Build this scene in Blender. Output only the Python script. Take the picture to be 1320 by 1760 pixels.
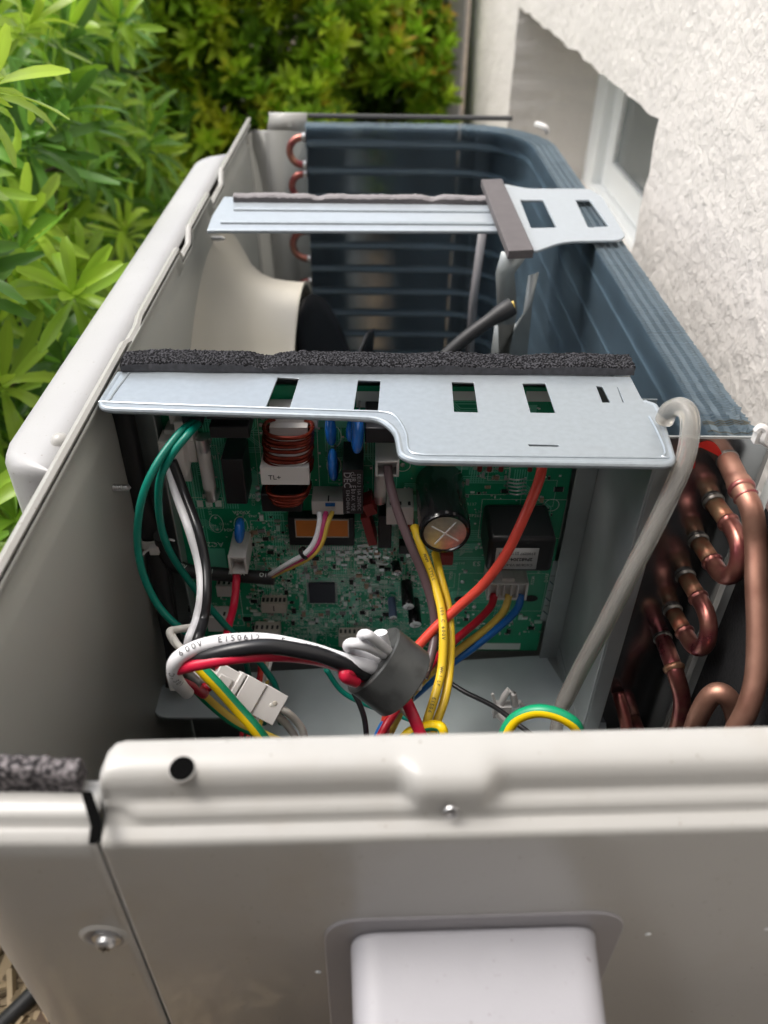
import bpy, bmesh, math, random
from mathutils import Vector, Matrix, noise
import numpy as np
for o in list(bpy.data.objects): bpy.data.objects.remove(o)
S = bpy.context.scene
COL = S.collection
R = random.Random(7)

# ------------------------------------------------------------------ camera
F_PX, CAM_H = 1360.0, 0.217          # unit top is z = 0, the ground is z = -0.62
_Y = Vector((-13, 1068, -F_PX)).normalized()
_Z = -Vector((-28, -1733, -F_PX)).normalized()
_X = _Y.cross(_Z).normalized(); _Z = _X.cross(_Y)
CAM = Vector((0, 0, CAM_H))
def P(u, v, **k):
    """photo pixel -> point of the world plane x=, y= or z= it shows"""
    d = Vector((u - 660, -(v - 880), -F_PX))
    w = Vector((_X.dot(d), _Y.dot(d), _Z.dot(d)))
    a, b = list(k.items())[0]; i = 'xyz'.index(a)
    return CAM + w * ((b - CAM[i]) / w[i])
cam = bpy.data.cameras.new('camera'); camo = bpy.data.objects.new('camera', cam); COL.objects.link(camo)
camo.matrix_world = Matrix(((_X[0], _X[1], _X[2], 0), (_Y[0], _Y[1], _Y[2], 0), (_Z[0], _Z[1], _Z[2], CAM_H), (0, 0, 0, 1)))
cam.sensor_fit = 'VERTICAL'; cam.sensor_height = 8.73; cam.sensor_width = 6.55
cam.lens = 8.73 * F_PX / 1760
cam.clip_start = 0.01; cam.clip_end = 300
cam.dof.use_dof = True; cam.dof.focus_distance = 0.445; cam.dof.aperture_fstop = 1.9
S.camera = camo

# ------------------------------------------------------------------ light
SUN_EL, SUN_AZ = 62, -80             # azimuth from +Y towards +X
w = bpy.data.worlds.new('World'); S.world = w; w.use_nodes = True
nt = w.node_tree; bg = nt.nodes['Background']
sky = nt.nodes.new('ShaderNodeTexSky'); sky.sky_type = 'NISHITA'; sky.sun_disc = False
sky.sun_elevation = math.radians(SUN_EL); sky.sun_rotation = math.radians(SUN_AZ)
sky.dust_density = 4.0; sky.air_density = 1.0
hs = nt.nodes.new('ShaderNodeHueSaturation'); hs.inputs['Saturation'].default_value = 0.42
nt.links.new(sky.outputs[0], hs.inputs['Color']); nt.links.new(hs.outputs[0], bg.inputs[0])
bg.inputs[1].default_value = 0.15
sun = bpy.data.lights.new('sun', 'SUN'); sun.energy = 0.85; sun.angle = math.radians(25); sun.color = (1, .95, .88)
suno = bpy.data.objects.new('sun', sun); COL.objects.link(suno)
el, az = math.radians(SUN_EL), math.radians(SUN_AZ)
sd = Vector((math.sin(az) * math.cos(el), math.cos(az) * math.cos(el), math.sin(el)))
suno.rotation_euler = sd.to_track_quat('Z', 'Y').to_euler()
S.view_settings.view_transform = 'Standard'; S.view_settings.look = 'None'
S.view_settings.exposure = 1.2; S.view_settings.gamma = 1
S.render.engine = 'CYCLES'

# ------------------------------------------------------------------ materials
def PD(u, v, d):
    w = Vector((u - 660, -(v - 880), -F_PX)) * (d / F_PX)
    return CAM + Vector((_X.dot(w), _Y.dot(w), _Z.dot(w)))
def srgb(r, g, b):
    f = lambda c: (c / 255 / 12.92) if c <= 10 else ((c / 255 + .055) / 1.055) ** 2.4
    return (f(r), f(g), f(b), 1)
_m = {}
def mat(name, col, rough=.5, metal=0., var=0., vscale=60., bump=0., bscale=400., coat=0., trans=0., spec=.5, rvar=0., ior=1.45, alpha=1., col2=None, attr=False, sss=0.):
    if name in _m: return _m[name]
    m = bpy.data.materials.new(name); m.use_nodes = True; n = m.node_tree; L = n.links
    b = n.nodes['Principled BSDF']
    col = tuple(col) + ((1,) if len(col) == 3 else ())
    b.inputs['Base Color'].default_value = col
    b.inputs['Roughness'].default_value = rough; b.inputs['Metallic'].default_value = metal
    b.inputs['Coat Weight'].default_value = coat; b.inputs['Transmission Weight'].default_value = trans
    b.inputs['Specular IOR Level'].default_value = spec; b.inputs['IOR'].default_value = ior
    b.inputs['Alpha'].default_value = alpha
    tc = n.nodes.new('ShaderNodeTexCoord')
    if var > 0 or rvar > 0 or col2:
        nz = n.nodes.new('ShaderNodeTexNoise'); nz.inputs['Scale'].default_value = vscale; nz.inputs['Detail'].default_value = 6
        L.new(tc.outputs['Object'], nz.inputs['Vector'])
        if var > 0 or col2:
            cr = n.nodes.new('ShaderNodeValToRGB'); cr.color_ramp.elements[0].position = .3; cr.color_ramp.elements[1].position = .72
            c2 = tuple(col2)[:3] if col2 else tuple(min(1, c * (1 + var)) for c in col[:3])
            c1 = col[:3] if col2 else tuple(c * (1 - var) for c in col[:3])
            cr.color_ramp.elements[0].color = (*c1, 1); cr.color_ramp.elements[1].color = (*c2, 1)
            L.new(nz.outputs[0], cr.inputs[0]); L.new(cr.outputs[0], b.inputs['Base Color'])
        if rvar > 0:
            mr = n.nodes.new('ShaderNodeMapRange'); mr.inputs[3].default_value = max(.03, rough - rvar); mr.inputs[4].default_value = rough + rvar
            L.new(nz.outputs[0], mr.inputs[0]); L.new(mr.outputs[0], b.inputs['Roughness'])
    if attr:
        at = n.nodes.new('ShaderNodeAttribute'); at.attribute_name = 'tint'
        L.new(at.outputs['Color'], b.inputs['Base Color'])
    if bump > 0:
        nb = n.nodes.new('ShaderNodeTexNoise'); nb.inputs['Scale'].default_value = bscale; nb.inputs['Detail'].default_value = 5
        bp = n.nodes.new('ShaderNodeBump'); bp.inputs['Strength'].default_value = 1; bp.inputs['Distance'].default_value = bump
        L.new(tc.outputs['Object'], nb.inputs['Vector']); L.new(nb.outputs[0], bp.inputs['Height']); L.new(bp.outputs[0], b.inputs['Normal'])
    if sss: b.inputs['Subsurface Weight'].default_value = sss; b.inputs['Subsurface Scale'].default_value = .01
    _m[name] = m; return m
M_paint = mat('cream_paint', (.405, .397, .377), .33, 0, .03, 9, .00003, 300, coat=.10, rvar=.04)
M_paintin = mat('grey_paint_inside', (.42, .425, .395), .38, 0, .04, 7, .00004, 500)
M_front = mat('front_plastic', (.38, .378, .378), .42, 0, .03, 20, .00008, 900)
M_hood = mat('hood_plastic', (.35, .345, .37), .5, 0, .03, 30, .0001, 1200)
M_frame = mat('hood_flange', (.26, .25, .26), .3, 0, .03, 30)
M_galv = mat('galvanised_steel', (.33, .37, .40), .36, .5, .06, 260, .000012, 1500, rvar=.07)
M_bright = mat('bright_galvanised', (.40, .44, .475), .34, .35, .05, 200, .00001, 1500, rvar=.06)
M_galvd = mat('galvanised_steel_inside', (.36, .385, .385), .42, .5, .08, 40, rvar=.06)
M_mirror = mat('polished_steel', (.34, .35, .36), .16, .95, .12, 30, .00002, 200, rvar=.05)
def fibre(name, c1, c2, sc, d):
    m = mat(name, c1, .95, 0, 0, sc, d, sc * .8, col2=c2, spec=.2); return m
M_foam = fibre('black_foam', (.004, .004, .005), (.060, .060, .067), 900, .0008)
M_foam2 = fibre('charcoal_foam', (.03, .028, .03), (.22, .20, .205), 520, .0012)
M_foamg = fibre('grey_foam_edge', (.07, .07, .075), (.10, .10, .11), 300, .0002)
M_foamp = mat('pinkish_grey_foam', (.22, .205, .21), .8, 0, .06, 120, .0002, 500)
M_foamb = mat('brown_grey_foam', (.10, .09, .092), .8, 0, .08, 90, .0002, 500)
M_fin = mat('blue_coated_fin', (.54, .635, .70), .32, .8, .10, 12)
M_fintop = mat('fin_top_edge', (.42, .50, .55), .5, .3, .1, 40)
M_finend = mat('bare_fin_end', (.35, .33, .27), .45, .6, .2, 80)
M_hole = mat('hole_black', (.004, .004, .004), .9, spec=0.)
M_cu = mat('copper_pipe', (.30, .14, .10), .46, .8, 0, 60, .00006, 300, col2=(.46, .25, .18), rvar=.1)
M_cup = mat('heat_tinted_copper', (.26, .045, .065), .3, .8, 0, 70, .00008, 300, col2=(.42, .20, .14), rvar=.1)
M_braze = mat('brazed_joint', (.42, .12, .07), .4, .6, 0, 140, .0001, 400, col2=(.30, .22, .13))
M_black = mat('black_plastic', (.012, .012, .014), .38, 0, .2, 60)
M_blackm = mat('matt_black', (.01, .01, .011), .6)
M_white = mat('white_nylon', (.62, .60, .58), .42, 0, .03, 80)
M_beige = mat('beige_nylon', (.48, .44, .38), .45, 0, .04, 80)
M_silver = mat('tinned_metal', (.62, .62, .62), .3, .9, .08, 300)
M_cap = mat('capacitor_top', (.62, .61, .55), .28, .75, .12, 400, .00012, 500)
M_sleeve = mat('capacitor_sleeve', (.008, .008, .009), .22, 0, coat=.4)
M_enamel = mat('enamelled_copper', (.17, .022, .010), .22, .6, .25, 200)
M_blue = mat('blue_epoxy', (.01, .14, .52), .25, coat=.4)
M_redc = mat('dark_red_film', (.20, .02, .018), .4)
M_orange = mat('orange_window', (.62, .20, .035), .4, 0, .08, 90)
M_pcb = mat('pcb_green', (.003, .28, .13), .32, 0, .18, 25, coat=.25)
M_trace = mat('pcb_trace', (.14, .56, .38), .35, 0, .1, 50)
M_silk = mat('silkscreen', (.70, .78, .73), .7)
M_silkd = mat('pcb_fine_print', (.42, .62, .52), .7)
M_paper = mat('paper_label', (.50, .50, .50), .7)
M_paperb = mat('blueish_label', (.42, .50, .50), .7)
M_ink = mat('ink', (.03, .03, .035), .7)
M_inkw = mat('light_ink', (.30, .30, .31), .7)
M_ferr = mat('ferrite', (.10, .104, .102), .42, .35, .12, 60, .00003, 500, rvar=.05)
M_hose = mat('milky_clear_tube', (.74, .72, .68), .16, 0, trans=.84, ior=1.22)
M_glass = mat('window_glass', (.16, .18, .18), .12, 0, .1, 4)
M_vinyl = mat('white_vinyl_frame', (.80, .82, .82), .35)
M_cloth = mat('blind', (.3, .3, .3), .6)
for _m1, _lo, _hi in ((M_foam, .47, .60), (M_foam2, .42, .62)):
    _cr = [n for n in _m1.node_tree.nodes if n.type == 'VALTORGB'][0]; _cr.color_ramp.elements[0].position = _lo; _cr.color_ramp.elements[1].position = _hi
def dirt(m, scale, lo, hi, col, amt):
    n = m.node_tree; b = n.nodes['Principled BSDF']; L = n.links
    src = b.inputs['Base Color'].links[0].from_socket if b.inputs['Base Color'].links else None
    tc = n.nodes.new('ShaderNodeTexCoord'); nz = n.nodes.new('ShaderNodeTexNoise'); nz.inputs['Scale'].default_value = scale; nz.inputs['Detail'].default_value = 3
    mr = n.nodes.new('ShaderNodeMapRange'); mr.inputs[1].default_value = lo; mr.inputs[2].default_value = hi; mr.inputs[4].default_value = amt
    mx = n.nodes.new('ShaderNodeMix'); mx.data_type = 'RGBA'; mx.inputs['B'].default_value = (*col, 1)
    L.new(tc.outputs['Object'], nz.inputs['Vector']); L.new(nz.outputs[0], mr.inputs[0]); L.new(mr.outputs[0], mx.inputs['Factor'])
    if src: L.new(src, mx.inputs['A'])
    else: mx.inputs['A'].default_value = b.inputs['Base Color'].default_value
    L.new(mx.outputs['Result'], b.inputs['Base Color'])
dirt(M_paint, 420, .70, .76, (.16, .12, .08), .75); dirt(M_paint, 26, .55, .8, (.30, .26, .21), .35)
dirt(M_paintin, 300, .70, .75, (.45, .43, .38), .6); dirt(M_front, 500, .69, .75, (.18, .15, .11), .7); dirt(M_hood, 420, .71, .75, (.12, .10, .08), .8)
dirt(M_galv, 14, .5, .8, (.30, .31, .32), .5); dirt(M_galvd, 18, .45, .75, (.2, .2, .19), .5)
dirt(M_ferr, 90, .5, .7, (.05, .05, .05), .6)
def wirem(n, c, r=.36): return mat('wire_' + n, c, r, 0, .05, 90)
MW = dict(green=wirem('green', (0, .16, .115)), white=wirem('white', (.74, .74, .76)), black=wirem('black', (.015, .015, .017), .3),
          red=wirem('red', (.60, .014, .05)), coral=wirem('coral', (.68, .07, .045)), crimson=wirem('crimson', (.42, .01, .025)),
          yellow=wirem('yellow', (.78, .52, .03)), mustard=wirem('mustard', (.60, .42, .07)), blue=wirem('blue', (.005, .11, .37)),
          brown=wirem('brown', (.10, .065, .07)), pink=wirem('pink', (.50, .05, .17)), cream=wirem('cream', (.62, .60, .55)),
          bgreen=wirem('bright_green', (.005, .27, .12)), byellow=wirem('bright_yellow', (.85, .58, .005)), cable=wirem('cable', (.02, .02, .021), .5))

# ------------------------------------------------------------------ mesh helpers
class MB:
    def __init__(s): s.v = []; s.f = []; s.mi = []; s.ms = []; s.sm = []; s.tint = None
    def _m(s, m):
        if m not in s.ms: s.ms.append(m)
        return s.ms.index(m)
    def add(s, vs, fs, m, smooth=True):
        b = len(s.v); s.v += [tuple(v) for v in vs]; k = s._m(m)
        for f in fs: s.f.append(tuple(b + i for i in f)); s.mi.append(k); s.sm.append(smooth)
    def box(s, a, b, m, M=None):
        x0, y0, z0 = a; x1, y1, z1 = b
        vs = [Vector(p) for p in ((x0, y0, z0), (x1, y0, z0), (x1, y1, z0), (x0, y1, z0), (x0, y0, z1), (x1, y0, z1), (x1, y1, z1), (x0, y1, z1))]
        if M: vs = [M @ p for p in vs]
        s.add(vs, [(3, 2, 1, 0), (4, 5, 6, 7), (0, 1, 5, 4), (1, 2, 6, 5), (2, 3, 7, 6), (3, 0, 4, 7)], m, False)
    def loft(s, rings, m, closed=True, caps=True, smooth=True, mf=None):
        n = len(rings[0]); b = len(s.v)
        for r in rings: s.v += [tuple(p) for p in r]
        for i in range(len(rings) - 1):
            for j in range(n if closed else n - 1):
                k = (j + 1) % n
                s.f.append((b + i * n + j, b + i * n + k, b + (i + 1) * n + k, b + (i + 1) * n + j))
                s.mi.append(s._m(mf(i, j) if mf else m)); s.sm.append(smooth)
        if caps and closed:
            s.f.append(tuple(b + j for j in reversed(range(n)))); s.mi.append(s._m(m)); s.sm.append(False)
            e = b + (len(rings) - 1) * n
            s.f.append(tuple(e + j for j in range(n))); s.mi.append(s._m(m)); s.sm.append(False)
    def tube(s, pts, r, m, seg=12, mf=None, twist=0., up=None, caps=True, flat=1.):
        pts = [Vector(p) for p in pts]; rings = []; s.frames = []
        t = (pts[1] - pts[0]).normalized()
        nrm = up.copy() if up else (Vector((0, 0, 1)) if abs(t.z) < .9 else Vector((1, 0, 0)))
        nrm = (nrm - t * nrm.dot(t)).normalized()
        for i, p in enumerate(pts):
            t = (pts[min(i + 1, len(pts) - 1)] - pts[max(i - 1, 0)]).normalized()
            nrm = (nrm - t * nrm.dot(t)).normalized(); bn = t.cross(nrm); s.frames.append((nrm.copy(), bn.copy()))
            rr = r[i] if isinstance(r, (list, tuple)) else r
            rings.append([p + (nrm * math.cos(a) + bn * math.sin(a) * flat) * rr for a in [2 * math.pi * j / seg + twist * i for j in range(seg)]])
        s.loft(rings, m, True, caps, True, mf)
    def lathe(s, prof, m, o, axis, seg=32, caps=False, mf=None):
        """prof: list of (distance along axis, radius)"""
        o = Vector(o); ax = Vector(axis).normalized()
        e = ax.orthogonal().normalized(); g = ax.cross(e)
        rings = [[o + ax * d + (e * math.cos(2 * math.pi * j / seg) + g * math.sin(2 * math.pi * j / seg)) * max(r, 1e-5) for j in range(seg)] for d, r in prof]
        s.loft(rings, m, True, caps, True, mf)
    def build(s, name, parent=None, bevel=0., solid=0., sub=0, sharp=35, bseg=2, off=0):
        me = bpy.data.meshes.new(name); me.from_pydata(s.v, [], s.f)
        for m in s.ms: me.materials.append(m)
        me.polygons.foreach_set('material_index', s.mi); me.polygons.foreach_set('use_smooth', s.sm)
        if s.tint:
            a = me.color_attributes.new('tint', 'FLOAT_COLOR', 'CORNER'); k = 0
            arr = np.ones((len(me.loops), 4), 'f')
            for p, t in zip(me.polygons, s.tint):
                arr[p.loop_start:p.loop_start + p.loop_total, :3] = t
            a.data.foreach_set('color', arr.ravel())
        me.update()
        if sharp and not s.tint:
            try: me.set_sharp_from_angle(angle=math.radians(sharp))
            except Exception: pass
        o = bpy.data.objects.new(name, me); COL.objects.link(o)
        if parent: o.parent = parent
        if sub: md = o.modifiers.new('s', 'SUBSURF'); md.levels = md.render_levels = sub
        if solid: md = o.modifiers.new('t', 'SOLIDIFY'); md.thickness = solid; md.offset = off
        if bevel: md = o.modifiers.new('b', 'BEVEL'); md.width = bevel; md.segments = bseg; md.limit_method = 'ANGLE'; md.angle_limit = math.radians(40)
        return o
def tag(o, label=None, cat=None, group=None, kind=None):
    if label: o['label'] = label
    if cat: o['category'] = cat
    if group: o['group'] = group
    if kind: o['kind'] = kind
    return o
def empty(name, label, cat, group=None):
    o = bpy.data.objects.new(name, None); COL.objects.link(o); o.empty_display_size = .02
    return tag(o, label, cat, group)
def one(name, parent, fn, label=None, **k):
    b = MB(); fn(b); o = b.build(name, parent, **k)
    if label: o['label'] = label
    return o
def spline(pts, n=10):
    pts = [Vector(p) for p in pts]; out = []
    q = [pts[0] * 2 - pts[1]] + pts + [pts[-1] * 2 - pts[-2]]
    for i in range(1, len(q) - 2):
        for k in range(n):
            t = k / n; a, b, c, d = q[i - 1], q[i], q[i + 1], q[i + 2]
            out.append(.5 * ((2 * b) + (c - a) * t + (2 * a - 5 * b + 4 * c - d) * t * t + (3 * b - a - 3 * c + d) * t ** 3))
    out.append(pts[-1]); return out
def curve_mesh(cu):
    t = bpy.data.objects.new('tmp', cu); COL.objects.link(t)
    bpy.context.view_layer.update()
    me = bpy.data.meshes.new_from_object(t); bpy.data.objects.remove(t); return me
def plate(loops, th, bev, m, name, parent, z=0):
    """flat sheet with holes from closed loops of (x, y)"""
    cu = bpy.data.curves.new('c', 'CURVE'); cu.dimensions = '2D'; cu.fill_mode = 'BOTH'; cu.extrude = th / 2; cu.bevel_depth = bev; cu.bevel_resolution = 1
    for lp in loops:
        sp = cu.splines.new('POLY'); sp.points.add(len(lp) - 1)
        for p, q in zip(sp.points, lp): p.co = (q[0], q[1], 0, 1)
        sp.use_cyclic_u = True
    me = curve_mesh(cu); me.materials.clear(); me.materials.append(m); me.transform(Matrix.Translation((0, 0, z)))
    o = bpy.data.objects.new(name, me); COL.objects.link(o)
    if parent: o.parent = parent
    return o
_tc = {}
def text_geo(s, bold=0.):
    if (s, bold) not in _tc:
        cu = bpy.data.curves.new('t', 'FONT'); cu.body = s; cu.align_x = 'CENTER'; cu.align_y = 'CENTER'; cu.offset = bold; cu.resolution_u = 2
        me = curve_mesh(cu)
        if len(s) == 1:
            bm = bmesh.new(); bm.from_mesh(me); bmesh.ops.triangulate(bm, faces=bm.faces[:])
            for _ in range(2):
                bmesh.ops.subdivide_edges(bm, edges=[e for e in bm.edges if e.calc_length() > .2], cuts=1); bmesh.ops.triangulate(bm, faces=bm.faces[:])
            bm.to_mesh(me); bm.free()
        _tc[(s, bold)] = ([v.co.copy() for v in me.vertices], [tuple(p.vertices) for p in me.polygons])
    return _tc[(s, bold)]
def add_text(b, s, o, xdir, ydir, size, m, bold=0., sx=1.):
    vs, fs = text_geo(s, bold)
    b.add([Vector(o) + xdir * v.x * size * sx + ydir * v.y * size for v in vs], fs, m, False)
def rounded(pts, r, n=5):
    """round the corners of a 2D polygon"""
    out = []; N = len(pts); pts = [Vector((p[0], p[1])) for p in pts]
    for i in range(N):
        a, b, c = pts[i - 1], pts[i], pts[(i + 1) % N]
        rr = r[i] if isinstance(r, (list, tuple)) else r
        if rr <= 0: out.append(b); continue
        d1 = (a - b); d2 = (c - b); l = min(rr, d1.length * .45, d2.length * .45)
        p, q = b + d1.normalized() * l, b + d2.normalized() * l
        for k in range(n + 1):
            t = k / n; out.append(p * (1 - t) ** 2 + b * 2 * t * (1 - t) + q * t * t)
    return out

# ================================================================== SETTING
M_soil = mat('soil', (.06, .045, .03), .95, 0, 0, 14, .01, 60, col2=(.16, .12, .075))
def _g(b):
    n = 40; L = 60.
    vs = []; fs = []
    ax = [math.copysign(abs(t) ** 3, t) * L for t in np.linspace(-1, 1, n + 1)]
    for j in range(n + 1):
        for i in range(n + 1): vs.append((ax[i], ax[j] + 1, -.62 + .012 * noise.noise(Vector((ax[i] * 3, ax[j] * 3, 0)))))
    for j in range(n):
        for i in range(n): fs.append((j * (n + 1) + i, j * (n + 1) + i + 1, (j + 1) * (n + 1) + i + 1, (j + 1) * (n + 1) + i))
    b.add(vs, fs, M_soil)
tag(one('ground', None, _g), 'brown soil under the wood chips', 'ground', kind='structure')
M_chip = mat('wood_chip', (.3, .22, .13), .85, attr=True)
def _chips(b):
    b.tint = []
    for i in range(5200):
        x = R.uniform(-1.1, .1); y = R.uniform(-.3, 1.1)
        if i < 3400: x = R.uniform(-.62, -.12); y = R.uniform(.05, .5)
        l, wd, h = R.uniform(.006, .028), R.uniform(.0025, .008), R.uniform(.001, .003)
        Mx = Matrix.Translation((x, y, -.612 + R.uniform(0, .02))) @ Matrix.Rotation(R.uniform(0, 6.3), 4, 'Z') @ Matrix.Rotation(R.uniform(-.5, .5), 4, 'Y') @ Matrix.Rotation(R.uniform(-.5, .5), 4, 'X')
        b.box((-l, -wd, -h), (l, wd, h), M_chip, Mx)
        k = R.uniform(.3, 1.15); c = (.42 * k, .32 * k, .20 * k) if R.random() < .75 else (.2 * k, .13 * k, .09 * k)
        b.tint += [c] * 6
tag(one('wood_chip_mulch', None, _chips), 'pale and brown wood chip mulch beside the unit', 'mulch', kind='stuff')
tag(one('drip_hose', None, lambda b: b.tube(spline([P(-60, 1820, z=-.59), P(20, 1745, z=-.59), P(75, 1690, z=-.585), P(150, 1610, z=-.59)], 8), .008, MW['cable'])),
    'dark irrigation hose lying on the wood chips', 'hose')

# ---- house wall
M_stucco = mat('stucco', (.64, .605, .565), .9, 0, .07, 4, spec=.2)
n_ = M_stucco.node_tree
bs = n_.nodes['Principled BSDF']; tc = n_.nodes.new('ShaderNodeTexCoord')
n1 = n_.nodes.new('ShaderNodeTexNoise'); n1.inputs['Scale'].default_value = 95; n1.inputs['Detail'].default_value = 7; n1.inputs['Roughness'].default_value = .62; n1.inputs['Distortion'].default_value = .5
n2 = n_.nodes.new('ShaderNodeTexVoronoi'); n2.feature = 'SMOOTH_F1'; n2.inputs['Scale'].default_value = 75
n3 = n_.nodes.new('ShaderNodeTexNoise'); n3.inputs['Scale'].default_value = 30; n3.inputs['Distortion'].default_value = .4
a1 = n_.nodes.new('ShaderNodeMath'); a1.operation = 'MULTIPLY_ADD'; a1.inputs[1].default_value = .45
a2 = n_.nodes.new('ShaderNodeMath'); a2.operation = 'MULTIPLY_ADD'; a2.inputs[1].default_value = .9
bp = n_.nodes.new('ShaderNodeBump'); bp.inputs['Distance'].default_value = .0027; bp.inputs['Strength'].default_value = 1
for q in (n1, n2, n3): n_.links.new(tc.outputs['Object'], q.inputs['Vector'])
n_.links.new(n2.outputs['Distance'], a1.inputs[0]); n_.links.new(n1.outputs[0], a1.inputs[2])
n_.links.new(n3.outputs[0], a2.inputs[0]); n_.links.new(a1.outputs[0], a2.inputs[2])
n_.links.new(a2.outputs[0], bp.inputs['Height']); n_.links.new(bp.outputs[0], bs.inputs['Normal'])
WX, OY0, OY1, OZ0, OZ1, WEND = .30, .912, 1.955, -.315, .030, 2.95
house = empty('house', 'white rough stucco house wall right of the open unit', 'house'); house.location = (WX, 1, -.62)
def sub(o): o.parent = house; o.matrix_parent_inverse = house.matrix_world.inverted() if False else Matrix.Translation(-Vector(house.location)); return o
def _wall(b):
    ys = list(np.arange(-1.4, .6, .04)) + list(np.arange(.6, OY0 - .006, .012)) + list(np.linspace(OY0, OY1, 70)) + list(np.arange(OY1 + .012, WEND, .02)) + [WEND]
    zs = [-.62, -.55] + list(np.linspace(OZ0, OZ1, 34)) + list(np.arange(OZ1 + .012, .5, .014)) + [.7, 1., 1.6, 2.2, 3.0]
    idx = {}; vs = []; fs = []
    def V(i, j):
        if (i, j) not in idx:
            y, z = ys[i], zs[j]
            d = .0012 * noise.noise(Vector((y * 22, z * 22, 0))) + .0010 * noise.noise(Vector((y * 60, z * 60, 5)))
            yy, zz = y, z
            on = (abs(y - OY0) < 1e-6 or abs(y - OY1) < 1e-6) and OZ0 - .001 <= z <= OZ1 + .001
            onz = abs(z - OZ1) < 1e-6 and OY0 - .001 <= y <= OY1 + .001
            if on: yy += .007 * noise.noise(Vector((z * 26, y, 3)))
            if onz: zz += .006 * noise.noise(Vector((y * 13, 1, 9))) + .002 * noise.noise(Vector((y * 34, 1, 9)))
            idx[(i, j)] = len(vs); vs.append((WX - d, yy, zz))
        return idx[(i, j)]
    for i in range(len(ys) - 1):
        for j in range(len(zs) - 1):
            yc, zc = (ys[i] + ys[i + 1]) / 2, (zs[j] + zs[j + 1]) / 2
            if OY0 < yc < OY1 and OZ0 < zc < OZ1: continue
            fs.append((V(i, j), V(i, j + 1), V(i + 1, j + 1), V(i + 1, j)))
    # reveals follow the ragged edge
    D = .22
    def strip(keys):
        for a, c in zip(keys[:-1], keys[1:]):
            p, q = vs[idx[a]], vs[idx[c]]; k = len(vs)
            vs.extend([(p[0] + .012, p[1], p[2]), (q[0] + .012, q[1], q[2]), (p[0] + D, p[1], p[2]), (q[0] + D, q[1], q[2])])
            fs.append((idx[a], idx[c], k + 1, k)); fs.append((k, k + 1, k + 3, k + 2))
    i0 = min(range(len(ys)), key=lambda i: abs(ys[i] - OY0)); i1 = min(range(len(ys)), key=lambda i: abs(ys[i] - OY1))
    j0 = min(range(len(zs)), key=lambda i: abs(zs[i] - OZ0)); j1 = min(range(len(zs)), key=lambda i: abs(zs[i] - OZ1))
    strip([(i0, j) for j in range(j0, j1 + 1)]); strip([(i, j1) for i in range(i0, i1 + 1)])
    strip([(i1, j) for j in range(j1, j0 - 1, -1)]); strip([(i, j0) for i in range(i1, i0 - 1, -1)])
    b.add(vs, fs, M_stucco)
    b.add([(WX, WEND, -.62), (WX, WEND, 3), (WX + 3, WEND, 3), (WX + 3, WEND, -.62)], [(0, 1, 2, 3)], M_stucco, False)
sub(one('wall', None, _wall, sharp=80))
WWX = WX + .190
def _wf(b):
    y0, y1, z0, z1 = OY0 - .02, OY1 + .02, OZ0 - .085, OZ1 + .14
    def fr(x0, x1, y0, y1, z0, z1, t):
        b.box((x0, y0, z0), (x1, y0 + t, z1), M_vinyl); b.box((x0, y1 - t, z0), (x1, y1, z1), M_vinyl)
        b.box((x0, y0 + t, z0), (x1, y1 - t, z0 + t), M_vinyl); b.box((x0, y0 + t, z1 - t), (x1, y1 - t, z1), M_vinyl)
    fr(WWX, WWX + .07, y0, y1, z0, z1, .10)
    fr(WWX + .012, WWX + .06, y0 + .10, 1.45, z0 + .1005, z1 - .10, .05)
    fr(WWX + .022, WWX + .05, 1.452, y1 - .10, z0 + .1005, z1 - .10, .06)
wf = sub(one('window_frame', None, _wf, bevel=.003))
sub(one('window_glass', None, lambda b: b.box((WWX + .032, OY0, OZ0), (WWX + .036, OY1, OZ1 + .02), M_glass)))
def _ds(b):
    m = mat('downspout_paint', (.74, .70, .63), .5, 0, .05, 8)
    b.box((WX - .085, WEND + .06, -.62), (WX - .005, WEND + .14, 2.6), m)
tag(one('downspout', None, _ds, bevel=.008), 'beige square downspout at the far corner of the stucco wall', 'downspout')

# ---- added board screen behind the viewer: darkens the side panel, shows in its gloss
BLOCKER = empty('light_blocker', 'dark brown vertical boards added behind the viewer to keep light off the side panel', 'light_blocker')
M_board = mat('blocker_board', (.05, .048, .046), .8, 0, .35, 9)
for k in range(19):
    one('blocker_board', BLOCKER, lambda b, k=k: b.box((-2.35 + k * .142, -.47, -.60), (-2.35 + k * .142 + .136, -.45, 1.5), M_board), bevel=.002)
for z in (-.3, .95): one('blocker_rail', BLOCKER, lambda b, z=z: b.box((-2.35, -.505, z), (.30, -.4705, z + .08), M_board), bevel=.003)
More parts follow.
